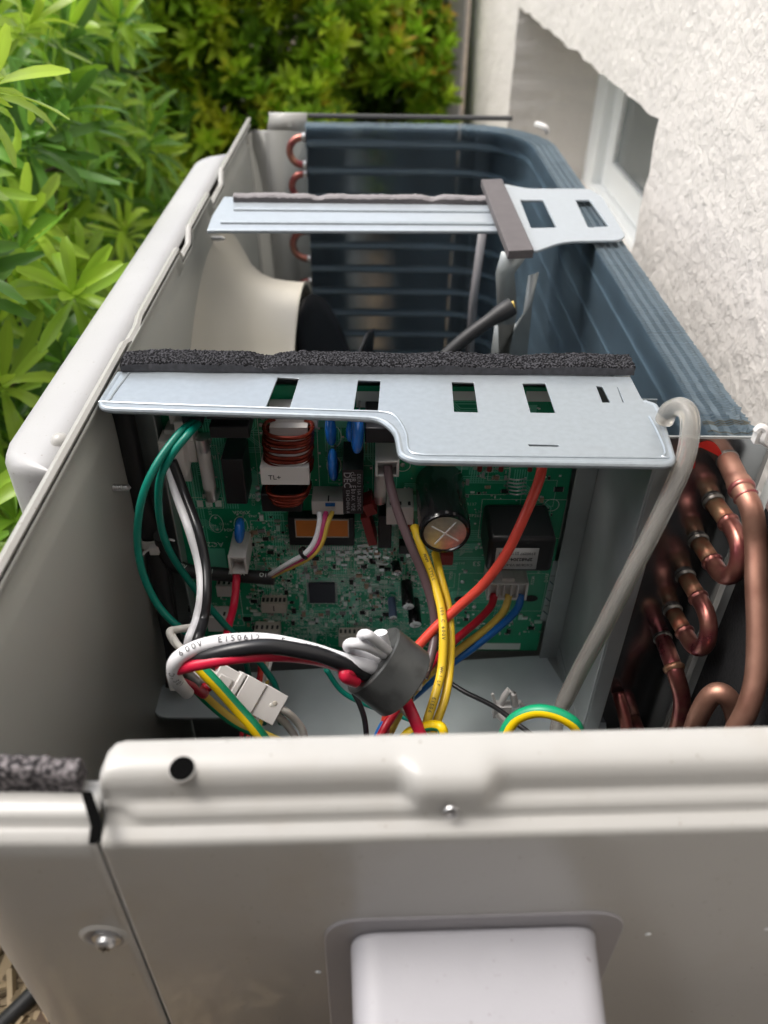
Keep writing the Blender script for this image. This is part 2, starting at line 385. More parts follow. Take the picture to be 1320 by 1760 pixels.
# ---- foliage
M_leaf = mat('leaf', (.1, .2, .02), .32, attr=True, spec=.4)
_nt = M_leaf.node_tree; _b = _nt.nodes['Principled BSDF']; _o = [n for n in _nt.nodes if n.type == 'OUTPUT_MATERIAL'][0]
tr = _nt.nodes.new('ShaderNodeBsdfTranslucent'); mx = _nt.nodes.new('ShaderNodeMixShader'); mx.inputs[0].default_value = .42
_a = [n for n in _nt.nodes if n.type == 'ATTRIBUTE'][0]
_nt.links.new(_a.outputs['Color'], tr.inputs[0]); _nt.links.new(_b.outputs[0], mx.inputs[1]); _nt.links.new(tr.outputs[0], mx.inputs[2]); _nt.links.new(mx.outputs[0], _o.inputs[0])
M_bark = mat('bark', (.09, .065, .045), .9, 0, .3, 40)
def leaf(b, base, d, nrm, L, W, curl, fold, c, seg=5, tipc=None):
    d = d.normalized(); s = d.cross(nrm).normalized(); n = s.cross(d)
    prof = [.15, .5, .82, 1., .95, .35] if seg == 5 else [.2, 1., .65, 0.]
    vs = []; p = Vector(base); ang = 0.
    for i in range(seg + 1):
        wv = W * prof[i] * .5; dd = d * math.cos(ang) - n * math.sin(ang); nn = n * math.cos(ang) + d * math.sin(ang)
        vs += [p - s * wv - nn * wv * fold * -1, p.copy(), p + s * wv + nn * wv * fold]
        p = p + dd * L / seg; ang += curl / seg
    fs = []
    for i in range(seg):
        k = i * 3; fs += [(k, k + 1, k + 4, k + 3), (k + 1, k + 2, k + 5, k + 4)]
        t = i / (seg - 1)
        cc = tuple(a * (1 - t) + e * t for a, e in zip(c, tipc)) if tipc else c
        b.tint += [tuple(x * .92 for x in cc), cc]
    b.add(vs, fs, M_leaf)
def rdir(r):
    while 1:
        v = Vector((r.uniform(-1, 1), r.uniform(-1, 1), r.uniform(-1, 1)))
        if .05 < v.length < 1: return v.normalized()
def whorl(b, c, ax, n, L, W, r, cols, spread=(.45, 1.3), curl=(.2, 1.0), seg=5, tip=None):
    ax = ax.normalized(); e = ax.orthogonal().normalized(); g = ax.cross(e)
    base = r.choice(cols); kk = r.uniform(.8, 1.2)
    for i in range(n):
        a = i * 2.4 + r.uniform(-.3, .3); t = i / n
        th = spread[0] + (spread[1] - spread[0]) * (1 - t) + r.uniform(-.3, .3)
        out = e * math.cos(a) + g * math.sin(a)
        d = ax * math.cos(th) + out * math.sin(th)
        k = kk * r.uniform(.75, 1.25)
        # inner young leaves are a little yellower (pigment)
        col = (base[0] * k * (1 + .22 * t), base[1] * k * (1 + .12 * t), base[2] * k)
        leaf(b, Vector(c) + ax * t * L * .3, d, ax, L * r.uniform(.75, 1.15) * (1 - .25 * t), W, r.uniform(*curl), r.uniform(.1, .5), col, seg, tip)
def shrub(name, label, pts, cols, n, L, W, seed, stems, spread, curl, seg=5, tip=None, tipp=0., inner=None, group=None):
    r = random.Random(seed)
    t = empty(name, label, 'shrub', group); cx = sum(p[0] for p, a in pts) / len(pts); cy = sum(p[1] for p, a in pts) / len(pts)
    b = MB(); b.tint = []
    for p, ax in pts:
        whorl(b, p, ax, n, L * r.uniform(.8, 1.2), W, r, cols, spread, curl, seg, tip if r.random() < tipp else None)
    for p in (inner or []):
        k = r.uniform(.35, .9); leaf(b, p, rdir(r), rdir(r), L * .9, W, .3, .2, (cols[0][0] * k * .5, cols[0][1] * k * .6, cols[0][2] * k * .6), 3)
    b.build('foliage', t)
    for (a, c) in stems:
        s = MB(); a, c = Vector(a), Vector(c); mid = (a + c) / 2 + rdir(r) * .05
        q = spline([a, mid, c], 6); s.tube(q, [.012 - .009 * i / (len(q) - 1) for i in range(len(q))], M_bark, 6)
        for (p, ax) in r.sample(pts, min(10, len(pts))):
            m0 = q[r.randrange(3, len(q))]
            if (Vector(p) - m0).length < .6: s.tube([m0, (m0 + Vector(p)) / 2 - Vector((0, 0, .03)), p], [.004, .003, .002], M_bark, 5)
        s.build('trunk', t)
    return t
# near shrub with long glossy leaves, left of the unit
rr = random.Random(3)
GR = [(.20, .40, .035), (.14, .32, .04), (.30, .50, .045), (.09, .22, .035), (.36, .54, .06)]
def edge_x(y): return -.295 - .03 * math.sin(y * 7) - max(0, (y - .8)) * .17
pts = []
for i in range(430):
    y = rr.uniform(.34, 1.9); z = rr.uniform(-.52, .16); x = edge_x(y) - abs(rr.gauss(0, .22)) - .02
    if y < .62: z = min(z, -.08 - rr.random() * .3)
    if x < -1.1: x = -1.1 + rr.random() * .5
    pts.append((Vector((x, y, z)), Vector((rr.uniform(-.2, 1.), rr.uniform(-.9, .3), rr.uniform(.1, 1.1)))))
inn = [Vector((rr.uniform(-1.3, -.42), rr.uniform(.4, 2.0), rr.uniform(-.6, .05))) for _ in range(2600)]
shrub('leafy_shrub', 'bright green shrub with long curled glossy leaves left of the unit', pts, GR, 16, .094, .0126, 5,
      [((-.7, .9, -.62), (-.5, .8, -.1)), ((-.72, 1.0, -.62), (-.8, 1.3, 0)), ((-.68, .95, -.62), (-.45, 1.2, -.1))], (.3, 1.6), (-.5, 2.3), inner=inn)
# hedge bushes at the back
def hedge(name, label, x0, x1, y0, y1, top, n, seed, cols, tipp):
    r = random.Random(seed); pts = []
    for i in range(n):
        x = r.uniform(x0, x1); z = r.uniform(-.6, top); dep = abs(r.gauss(0, .13))
        y = y0 + dep + .20 * noise.noise(Vector((x * 2.3, z * 2.6, seed))) + .10 * noise.noise(Vector((x * 6, z * 6, seed)))
        # hollows: skip tufts where the noise is low, so the dark inside shows
        if noise.noise(Vector((x * 4.2, z * 4.5, seed * 2))) + r.uniform(-.1, .1) < -.2 + (-.1 if z > -.25 else .10): continue
        pts.append((Vector((x, y, z)), Vector((r.uniform(-.7, .7), r.uniform(-1., .1), r.uniform(.2, 1.2)))))
    for i in range(n // 5):
        x = r.uniform(x0, x1); y = r.uniform(y0, y1); pts.append((Vector((x, y, top + r.uniform(-.08, .06))), Vector((r.uniform(-.5, .5), r.uniform(-.5, .5), 1))))
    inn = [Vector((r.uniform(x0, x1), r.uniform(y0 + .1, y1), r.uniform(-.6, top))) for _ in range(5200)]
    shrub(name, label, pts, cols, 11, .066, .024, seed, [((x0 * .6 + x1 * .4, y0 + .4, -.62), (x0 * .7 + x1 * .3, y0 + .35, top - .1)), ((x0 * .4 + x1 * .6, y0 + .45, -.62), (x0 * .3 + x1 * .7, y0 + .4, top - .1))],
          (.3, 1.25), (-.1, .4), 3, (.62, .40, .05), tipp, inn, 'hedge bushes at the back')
HC = [(.42, .62, .05), (.26, .46, .04), (.54, .70, .06), (.16, .32, .03), (.60, .68, .06)]
hedge('hedge_bush', 'dark leafed bush with reddish young tips, back left', -1.9, -.72, 2.15, 3.1, .34, 1250, 11, HC, .12)
hedge('hedge_bush', 'yellow green bush behind the far end of the unit', -.74, -.10, 2.35, 3.2, .30, 900, 12, HC, .05)
hedge('hedge_bush', 'airy bush with bright gaps next to the far wall corner', -.12, .21, 2.7, 3.4, .26, 620, 13, [(.36, .60, .05), (.26, .48, .04), (.48, .66, .06)], .2)

# ================================================================== OUTDOOR UNIT
UNIT = empty('air_conditioner', 'cream outdoor air conditioner unit with its top cover taken off', 'air conditioner')
def sweep(b, path, sec, m, nrms):
    """path [(x, y)], nrms inward unit normals, sec(i) -> [(inset, z)]"""
    rings = [[Vector((p[0] + n[0] * a, p[1] + n[1] * a, z)) for a, z in sec(i)] for i, (p, n) in enumerate(zip(path, nrms))]
    b.loft(rings, m, closed=False, caps=False)
# --- front panel: left wall + rounded corner + strip of the near side
path = []; nr = []
for y in list(np.arange(1.04, .17, -.01)): path.append((-.156, y)); nr.append((1, 0))
for k in range(0, 13):
    a = math.pi / 2 * k / 12; path.append((-.121 - .035 * math.cos(a), .166 - .035 * math.sin(a))); nr.append((math.cos(a), math.sin(a)))
for x in np.linspace(-.118, -.0858, 10): path.append((x, .131)); nr.append((0, 1))
NL = len(path)
def fsec(i):
    x, y = path[i]
    t = min(1, max(0, (.20 - y) / .04)) if x < -.15 else 1.
    dip = 0
    if .745 < y < .815: dip = -.012
    if .60 < y < .645: dip = -.010
    if .44 < y < .47: dip = -.003
    A = [(.0050, -.0040 + dip), (.0060, -.0020 + dip), (.0066, dip), (.0052, .0012 + dip), (.0028, dip), (.0022, -.004 + dip), (.002, -.012), (.001, -.016), (0, -.02), (0, -.0235), (0, -.028), (0, -.60)]
    B = [(.018, -.0135), (.015, -.0128), (.0135, -.0125), (.0115, -.0125), (.0072, -.0125), (.006, -.0138), (.0052, -.0162), (.004, -.0168), (.001, -.0175), (0, -.0195), (0, -.028), (0, -.60)]
    return [(a[0] * (1 - t) + c[0] * t, a[1] * (1 - t) + c[1] * t) for a, c in zip(A, B)]
fp = one('front_panel', UNIT, lambda b: sweep(b, path, fsec, M_paint, nr), solid=.0009, sharp=60)
# inner grey faces of the left wall
def _lin(b):
    prof = [(.0064, -.0030), (.0060, -.0050), (.0047, -.0080), (.0030, -.0105), (.0018, -.0150), (.0022, -.022), (.0035, -.0255), (.0036, -.030), (.0036, -.58)]
    rings = []
    for y in np.arange(.148, 1.035, .008):
        dp = -.012 if .745 < y < .815 else (-.010 if .60 < y < .645 else 0)
        rings.append([Vector((-.156 + a + .0008, y, z + (dp if z > -.02 else 0))) for a, z in prof])
    b.loft(rings, M_paintin, False, False)
lin = one('inner_wall', UNIT, _lin, solid=.001)
# --- white front grille cover outside the left wall
def _fc(b):
    N = 60; y0, y1 = .318, .915; out = []
    ring = []
    for i in range(N + 1):
        t = i / N; y = y0 + (y1 - y0) * t
        e = min(1, (t * (y1 - y0)) / .03, ((1 - t) * (y1 - y0)) / .03); e = math.sqrt(max(0, 1 - (1 - e) ** 2))
        X = -.157 - .034 * e
        prof = [(-.157, -.0095), (-.170, -.0095), (X + .007 * e, -.0105), (X + .002 * e, -.0125), (X, -.0175), (X, -.56)]
        prof = [(min(-.157, p[0]) if e > .5 else max(X, p[0]), p[1]) for p in prof]
        ring.append([Vector((p[0], y, p[1])) for p in prof])
    b.loft(ring, M_front, closed=False, caps=False)
one('front_cover', UNIT, _fc, solid=.0015, sharp=70)
kx = P(140, 700, z=-.004)
one('dimple', UNIT, lambda b: b.lathe([(-.012, .0052), (-.004, .0052), (-.0015, .0047), (.0003, .0036), (.0014, .0018), (.0017, 0)], M_paint, (-.1615, .345, -.0060), (0, -.1, 1), 20))
# --- near side panel
SY = .131; sl = math.tan(math.radians(1.6)); sx0, sx1 = -.0845, .215
spath = [(x, SY + (x - sx0) * sl) for x in np.concatenate([[sx0, sx0 + .0012, sx0 + .003, sx0 + .006], np.linspace(sx0 + .009, sx1 - .03, 120)])]
snr = [(-math.sin(math.radians(1.6)), math.cos(math.radians(1.6)))] * len(spath)
for k in range(1, 11):
    a = math.pi / 2 * k / 10; cx, cy = sx1 - .03, SY + (sx1 - .03 - sx0) * sl + .03
    spath.append((cx + .03 * math.sin(a), cy - .03 * math.cos(a))); snr.append((-math.sin(a), math.cos(a)))
for y in np.linspace(.18, .30, 8): spath.append((sx1, y)); snr.append((-1, 0))
sa, sb2 = P(705, 1300, z=-.002).x, P(845, 1300, z=-.002).x
def ss(a, b, x): t = max(0, min(1, (x - a) / (b - a))); return t * t * (3 - 2 * t)
Lp = [(.0258, -.014), (.0256, -.003), (.0248, -.0006), (.0232, 0), (.0185, -.0004), (.0150, -.0010), (.0128, -.0028), (.0116, -.0064), (.0110, -.0094), (.0104, -.0112), (.0086, -.0120), (.0068, -.0130), (.0060, -.0146), (.0055, -.0170), (.0045, -.0177), (.0015, -.0182), (.0003, -.0192), (0, -.0212), (0, -.026), (0, -.60)]
Lb = [(.0258, -.014), (.0256, -.003), (.0248, -.0006), (.0232, 0), (.0150, -.0002), (.0105, -.0008), (.0078, -.0024), (.0064, -.0052), (.0060, -.0085), (.0059, -.0100), (.0058, -.0115), (.0057, -.0130), (.0056, -.0145), (.0052, -.0168), (.0043, -.0176), (.0015, -.0182), (.0003, -.0192), (0, -.0212), (0, -.026), (0, -.60)]
def nsec(i):
    x = spath[i][0]
    wt = ss(sa - .004, sa + .004, x) * (1 - ss(sb2 - .004, sb2 + .004, x))
    out = []
    e = max(0, 1 - (x - sx0) / .005) if i < 10 else 0
    wl = 1 - ss(sx0 + .004, sx0 + .012, x)
    for k, (a, c) in enumerate(zip(Lp, Lb)):
        n_, z_ = a[0] * (1 - wt) + c[0] * wt, a[1] * (1 - wt) + c[1] * wt
        if 9 <= k <= 12: n_ += (.0095 - n_) * wl * .9
        if k <= 7: n_ -= (n_ - .0098) * (1 - math.sqrt(1 - e * e)) * .55; z_ -= .0022 * (1 - math.sqrt(1 - e * e))
        out.append((n_, z_))
    return out
SIDE = one('side_panel', UNIT, lambda b: sweep(b, spath, nsec, M_paint, snr), solid=.0009, sharp=60)
# screw hole in the lip, small rivet in the scallop
hp = P(313, 1322, z=-.0007)
def _hole(b):
    ax = Vector((0, -.22, 1)).normalized(); o = hp + Vector((0, 0, .0003))
    b.lathe([(-.0003, .0043), (.0001, .0042), (.0001, .0040), (-.0002, .0039)], M_paint, o, ax, 28)
    b.lathe([(.00015, .0040), (.00015, 0)], M_hole, o, ax, 28)
one('screw_hole', SIDE, _hole)
rp = P(775, 1393, y=.1385)
def _riv(b):
    b.lathe([(0, .0026), (.0006, .0024), (.0008, .0012), (.0003, .0006), (.0003, 0)], M_silver, rp + Vector((0, -.0006, 0)), (0, -1, .2), 20)
one('rivet', SIDE, _riv)
# corner screw in its dish on the front panel strip
sc = P(190, 1608, y=.131)
def _dish(b):
    b.lathe([(-.0002, .0098), (.0006, .0090), (.0012, .0072), (.0008, .0064)], M_paint, sc + Vector((-.002, 0, 0)), (0, -1, 0), 32)
    b.lathe([(.0009, .0066), (.0005, .0045), (.0002, .0)], M_frame, sc + Vector((-.002, 0, 0)), (0, -1, 0), 32)
one('screw_dish', fp, _dish)
def _scr(b):
    o = sc + Vector((-.001, -.0004, 0)); ax = (0, -1, 0)
    b.lathe([(0, .0052), (.0012, .0052), (.0016, .0036), (.0032, .0034), (.0042, .0024), (.0043, .0008), (.0036, .0)], M_silver, o, ax, 24)
    for k in range(2):
        Mx = Matrix.Translation(o + Vector((0, -.0043, 0))) @ Matrix.Rotation(k * math.pi / 2 + .4, 4, 'Y')
        b.box((-.0018, -.0002, -.0004), (.0018, .0002, .0004), M_blackm, Mx)
one('screw', fp, _scr)
# --- handle hood in its rounded frame, on the near side panel
HY = .1335
def rect_loop(pix, y, r, n=8):
    q = [P(u, v, y=y) for u, v in pix]; return [(p[0], p[1]) for p in rounded([(p.x, p.z) for p in q], r, n)]
fl = [(553, 1580), (1079, 1556), (905, 2100), (590, 2100)]
q0 = P(553, 1572, y=HY); q1 = P(1083, 1555, y=HY + .004)
x0h, x1h, zt, zb = q0.x, q1.x, (q0.z + q1.z) / 2, -.24
def yface(x): return SY + (x - sx0) * sl
def _flange(b):
    for (ins, out, m) in ((-.0016, .0002, M_hole), (.0003, .0014, M_frame)):
        lp = rounded([(x0h + ins, zt - ins), (x1h - ins, zt - ins), (x1h - ins, zb + ins), (x0h + ins, zb + ins)], .016, 10)
        r0 = [Vector((p[0], yface(p[0]) + .001, p[1])) for p in lp]; r1 = [Vector((p[0], yface(p[0]) - out, p[1])) for p in lp]
        b.loft([r1, r0], m, True, True)
one('hood_frame', SIDE, _flange, bevel=.0006)
def _hood(b):
    xa, xb = P(604, 1640, y=.128).x, P(1026, 1640, y=.128).x; ztp = P(815, 1614, y=.129).z
    rings = []
    lp0 = rounded([(xa, ztp), (xb, ztp), (xb, -.225), (xa, -.225)], .011, 8)
    for out, ins in ((.0, -.0006), (.004, 0), (.03, .0015), (.055, .003), (.060, .0055), (.0625, .010)):
        c = Vector(((xa + xb) / 2, (ztp - .225) / 2)); r = []
        for p in lp0:
            q = Vector((p[0], p[1])); d = q - c
            s_ = Vector((1 - ins / abs((xb - xa) / 2), 1 - ins / abs((ztp + .225) / 2)))
            q = c + Vector((d.x * s_.x, d.y * s_.y)); r.append(Vector((q.x, yface(q.x) - .0016 - out, q.y - out * .06)))
        rings.append(r)
    b.loft(rings, M_hood, True, True)
one('hood', SIDE, _hood, bevel=.002, bseg=3)
# paint chips
for u, v in ((547, 1668), (1113, 1603), (1318, 1594)):
    one('paint_chip', SIDE, lambda b, u=u, v=v: b.lathe([(.0006, .0013), (.0009, .0006), (.001, 0)], M_vinyl, P(u, v, y=SY + (P(u, v, y=.133).x - sx0) * sl), (0, -1, 0), 10))
# slot at the seam between both panels
def _slot(b):
    a = P(150, 1376, z=-.0100); c = P(166, 1456, z=-.0165)
    pts_ = [P(141, 1366, z=-.008), P(160, 1366, z=-.008), P(178, 1418, z=-.0105), P(176, 1450, z=-.012), P(165, 1458, z=-.012), P(154, 1456, z=-.012), P(158, 1425, z=-.0105)]
    b.add([p + Vector((0, 0, .002)) for p in pts_], [tuple(range(7))], M_hole, False)
one('corner_slot', fp, _slot)
# --- black foam blocks
def foam_bar(b, x0, x1, y0, y1, z0, z1, m, amp=.002, nx=160, ny=10, seed=1, mfront=None, dents=()):
    rings = []
    for i in range(nx + 1):
        x = x0 + (x1 - x0) * i / nx
        dz = amp * noise.noise(Vector((x * 38, seed, 0))) + sum(-h * math.exp(-((x - c) / wv) ** 2) for c, wv, h in dents)
        dy = amp * .8 * noise.noise(Vector((x * 30, seed + 5, 0)))
        sec_ = []
        for j in range(ny + 1):
            t = j / ny; y = y0 + (y1 - y0) * t + dy; e = 1 - abs(2 * t - 1) ** 5
            nz = .0007 * noise.noise(Vector((x * 900, y * 900, seed))) + .0006 * noise.noise(Vector((x * 350, y * 350, seed)))
            sec_.append(Vector((x + nz, y + nz * .5, z0 + (z1 - z0 + dz) * (.72 + .28 * e) + nz)))
        sec_ += [Vector((x, y1 + dy, z0)), Vector((x, y0 + dy * .4, z0))]
        rings.append(sec_)
    n = len(rings[0])
    b.loft(rings, m, True, True, True, (lambda i, j: mfront if j >= n - 2 else m) if mfront else None)
# --- electrical box cover plate at the top
Z0 = .0
def zz(l, z=Z0): return [(P(u, v, z=z).x, P(u, v, z=z).y) for u, v in l]
outl = zz([(214, 630), (1083, 648), (1104, 688), (1126, 695), (1138, 720), (1140, 732), (1160, 797), (712, 789), (690, 780), (683, 740), (655, 717), (600, 714), (166, 700)])
outl = rounded(outl, [.0, .001, .003, .002, .002, .001, .008, .007, .010, .010, .012, 0, .010], 6)
holes = [zz(h) for h in ([(477, 648), (514.5, 650), (498, 702), (456, 701)], [(615, 653), (654.5, 654), (650, 707.6), (607, 706)],
                         [(776, 656), (815, 657), (822.4, 709), (780, 708)], [(897.3, 658.5), (938, 658.5), (955.5, 710), (911.5, 709.4)],
                         [(1024, 663), (1036, 664), (1050, 692), (1035, 692)], [(907, 763), (961, 764.5), (961.5, 768), (909, 767)],
                         [(1060, 665), (1062.5, 665), (1073, 692), (1070, 692)])]
COVER = plate([outl] + [rounded(h, .0006, 2) for h in holes], .0008, .0002, M_galv, 'box_cover', UNIT, Z0 - .0006)
COVER['label'] = 'galvanised top plate with slots above the circuit board'
def _rim(b):
    edge = [p for p in outl]
    # rolled hem along the near edge
    e3 = [Vector((p[0], p[1], Z0 - .0014)) for p in edge]
    i0 = min(range(len(e3)), key=lambda i: (e3[i] - Vector((*zz([(1104, 690)])[0], Z0))).length)
    seq = e3[i0:]; seq.append(Vector((*zz([(205, 640)])[0], Z0 - .0014)))
    b.tube(seq, .0019, M_galv, 10, up=Vector((0, 0, 1)))
one('rolled_edge', COVER, _rim)
def _fold(b):   # thin step just inside the hem
    lo = zz([(222, 641), (190, 686), (205, 692), (600, 706), (655, 708), (680, 716), (698, 745), (702, 772), (722, 781), (800, 783), (1120, 787), (1138, 785), (1143, 774), (1130, 742), (1116, 716)])
    q = [Vector((x, y, Z0 + .00005)) for x, y in lo]
    b.tube(spline(q, 5), .0007, M_galv, 6, up=Vector((0, 0, 1)), flat=1)
one('pressed_bead', COVER, _fold)
yf, yb = P(640, 643, z=0).y, P(640, 602, z=.0065).y
xa, xb = P(216, 625, z=0).x, P(1086, 640, z=0).x
FO = one('foam_strip', COVER, lambda b: foam_bar(b, xa, xb, yf, yb, 0.0004, .0068, M_foam, .0018, 420, 26, 2, M_foamg, [(-.062, .006, .0022), (.02, .01, .001), (.085, .006, .0018)]), 'long black foam sealing strip on the cover plate')
FO.name = 'foam_strip'
# --- control box sheet metal
BY = .405
def _cbox(b):
    m = M_galvd
    b.box((-.150, BY + .006, -.245), (.1500, BY + .0072, -.004), m)                      # divider behind the board
    b.box((-.150, BY + .0072, -.58), (.17, BY + .0084, -.02), m)
    b.box((.139, .322, -.226), (.1402, BY + .006, -.003), m)                            # right cheek
    b.box((.1402, .322, -.226), (.150, .3232, -.006), m)
    b.box((.1255, BY - .006, -.24), (.139, BY - .005, -.004), m)                        # flange next to the board
    b.box((-.1275, BY - .012, -.24), (-.1263, BY + .006, -.004), m)
box_ = one('control_box', UNIT, _cbox, bevel=.0005)
tl = [P(u, v, z=-.236) for u, v in ((262, 1196), (300, 1165), (940, 1128), (1040, 1226), (1040, 1420), (560, 1420), (470, 1300), (440, 1233), (268, 1233))]
TR = plate([rounded([(p.x, p.y) for p in tl], [.008, .004, 0, 0, 0, 0, .01, .006, .008])], .0016, .0006, mat('tray_steel', (.44, .49, .50), .42, .2, .07, 30, rvar=.05), 'tray', UNIT, -.2365)
def _tray2(b):
    q = [P(u, v, z=-.2345) for u, v in ((940, 1130), (960, 1128), (1038, 1222), (1000, 1226))]
    b.add(q, [(0, 1, 2, 3)], M_galvd, False)
    a, c = P(975, 1150, z=-.234), P(1000, 1215, z=-.234)
    b.box((.1385, .325, -.236), (.140, BY, -.222), M_galvd)
one('tray_fold', TR, _tray2, solid=.0006)
# dark compartment: base pan, compressor with jacket
def _pan(b): b.box((-.152, .15, -.595), (.207, 1.02, -.585), M_paintin)
one('base_pan', UNIT, _pan)
def _comp(b):
    o = (-.02, .27, -.58)
    b.lathe([(0, .07), (.01, .078), (.22, .078), (.25, .07), (.265, .04), (.268, 0)], M_blackm, o, (0, 0, 1), 40)
one('compressor', UNIT, _comp)
# right and far walls
def _rw(b):
    b.add([(.2065, .335, -.0045), (.2065, .17, -.0045), (.2065, .17, -.58), (.2065, .335, -.58)], [(0, 1, 2, 3)], mat('grey_inner_sheet', (.36, .37, .36), .4, 0, .05, 20), False)
one('rear_panel', UNIT, _rw, solid=.001, label='narrow grey sheet beside the copper bends')
def _ins(b):
    y1 = P(1320, 862, x=.2).y
    b.box((.199, .165, -.57), (.2058, y1, -.02), M_foamin)
M_foamin = mat('black_insulation', (.006, .006, .007), .95, 0, .5, 300, .0008, 500)
one('insulation_pad', UNIT, _ins, bevel=.002)
def _fw(b):
    M_far = mat('far_grey_paint', (.27, .27, .25), .4, 0, .04, 7)
    b.add([(-.152, 1.036, -.012), (-.100, 1.036, -.012), (-.100, 1.036, -.58), (-.152, 1.036, -.58)], [(0, 1, 2, 3)], M_far, False)
    xs = [-.152, -.140, -.128, -.115, -.085]
    # stepped far sheet with a pressed rib
    sec_ = [(-.154, 1.00), (-.150, 1.036), (-.140, 1.040), (-.131, 1.034), (-.122, 1.040), (-.080, 1.040)]
    rings = [[Vector((x, y, z)) for x, y in sec_] for z in (-.0135, -.56)]
    b.loft(rings, M_far, False, False)
    b.add([(-.131, 1.040, -.0135), (-.082, 1.040, -.0135), (-.082, 1.040, .004), (-.127, 1.040, .004)], [(0, 1, 2, 3)], M_paint, False)
    b.add([(-.128, 1.041, .004), (-.082, 1.041, .004), (-.082, 1.050, .0045), (-.128, 1.050, .0045)], [(0, 1, 2, 3)], M_paint, False)
    b.lathe([(0, .0026), (.0003, .0024), (.0003, 0)], M_paintin, (-.103, 1.0392, -.006), (0, -1, 0), 12)
    b.tube([(-.08, 1.043, .003), (.165, 1.043, .003)], .0025, mat('dark_lid_edge', (.06, .06, .06), .5), 8)
one('far_panel', UNIT, _fw, solid=.001)
# --- fan ring, fan, motor
FC = Vector((0, .73, -.295))
def _shroud(b):
    prof = [(-.1515, .252), (-.148, .246), (-.143, .238), (-.134, .222), (-.120, .210), (-.105, .2045), (-.090, .2025), (-.0745, .2015), (-.0715, .203), (-.0715, .1995), (-.0745, .1985), (-.105, .2005), (-.130, .214)]
    b.lathe(prof, mat('fan_ring_paint', (.50, .47, .40), .35, 0, .03, 20, rvar=.05), (0, FC.y, FC.z), (1, 0, 0), 128)
one('fan_ring', UNIT, _shroud, sharp=60)
FAN = one('fan_hub', UNIT, lambda b: b.lathe([(-.085, 0), (-.085, .03), (-.08, .04), (-.03, .045), (-.028, 0)], M_black, FC, (1, 0, 0), 32))
for k in range(3):
    def _bl(b, k=k):
        rings = []
        for i in range(13):
            t = i / 12; a0 = 2 * math.pi * k / 3 + math.radians(78) + t * 1.9
            row = []
            for j in range(9):
                s_ = j / 8; rad = .04 + (.152 * (1 - .12 * (2 * t - 1) ** 6)) * s_
                a = a0 + .25 * s_; row.append(Vector((-.010 - .07 * t + .01 * s_ * (1 - t), FC.y + rad * math.cos(a), FC.z + rad * math.sin(a))))
            rings.append(row)
        b.loft(rings, M_black, False, False)
    one('fan_blade', FAN, _bl, solid=.0025)
one('fan_motor', UNIT, lambda b: b.lathe([(-.02, 0), (-.02, .04), (-.012, .055), (.05, .055), (.06, .045), (.062, 0)], mat('motor_case', (.10, .10, .11), .45, .3), FC, (1, 0, 0), 40))
# --- motor support: bar, rear clip, legs
def gl(l, z): return [(P(u, v, z=z).x, P(u, v, z=z).y) for u, v in l]
BAR = plate([rounded(gl([(386, 340), (872, 348), (880, 398), (357, 397), (366, 372)], .001), .001)], .0016, .0006, M_bright, 'support_bar', UNIT, .0005)
BAR['label'] = 'bright galvanised bar across the fan compartment'
def _ribs(b):
    b.tube([P(402, 362, z=.0016), P(860, 366, z=.0016)], .0022, M_galv, 8, up=Vector((0, 0, 1)))
    b.tube([P(380, 385, z=.0012), P(872, 388, z=.0012)], .0030, M_galv, 8, up=Vector((0, 0, 1)))
    a, c = P(358, 398, z=.0005), P(878, 399, z=.0005)
one('pressed_rib', BAR, _ribs)
one('foam_strip', BAR, lambda b: foam_bar(b, P(402, 340, z=.004).x, P(846, 345, z=.004).x, P(640, 352, z=.001).y, P(640, 334, z=.007).y, .0015, .0078, M_foamp, .0015, 90, 8, 9, M_foamb, [(-.05, .005, .002), (.05, .006, .002)]), 'pinkish grey foam strip on the bar')
cl = rounded(gl([(868, 318), (905, 326), (1012, 326), (1034, 340), (1074, 406), (1064, 414), (968, 416), (922, 432), (880, 430)], .004), [.002, .01, .006, .006, .004, .004, .012, .002, .002])
hl = [rounded(gl(h, .004), .002) for h in ([(893, 345), (934, 345), (957, 393), (912, 394)], [(988, 345), (1014, 345), (1047, 391), (1010, 393)])]
CLIP = plate([cl] + hl, .0014, .0004, M_bright, 'rear_clip', UNIT, .0038); CLIP['label'] = 'galvanised clip with two openings hooked over the coil'
def _fb(b):
    c = [P(u, v, z=.012) for u, v in ((827, 308), (863, 307), (918, 429), (874, 431))]
    d = [p + Vector((0, 0, -.0065)) for p in c]
    b.add(c + d, [(3, 2, 1, 0), (4, 5, 6, 7), (0, 1, 5, 4), (1, 2, 6, 5), (2, 3, 7, 6), (3, 0, 4, 7)], M_foamb, False)
one('foam_block', CLIP, _fb, bevel=.0006, label='brown grey foam block laid across the bar end')
if 1:
    y = P(880, 440, z=0).y + .004
    def vp(l, y): return [P(u, v, y=y) for u, v in l]
    for l in ([(862, 432), (905, 440), (884, 470), (889, 535), (872, 620), (858, 620), (852, 470)], [(908, 474), (926, 468), (915, 520), (903, 640), (840, 640), (850, 560), (887, 556), (899, 540)],
              [(822, 400), (836, 402), (820, 520), (812, 640), (798, 640), (806, 520)]):
        q = vp(l, y if l[0][0] != 822 else .8); n = len(q)
        one('motor_bracket', UNIT, lambda b: b.add(q, [tuple(range(n))], M_galvd if l[0][0] != 822 else M_frame, False), solid=.0014)
mc = [P(735, 640, y=.555), P(795, 585, y=.56), P(842, 550, y=.565), P(880, 526, y=.57)]
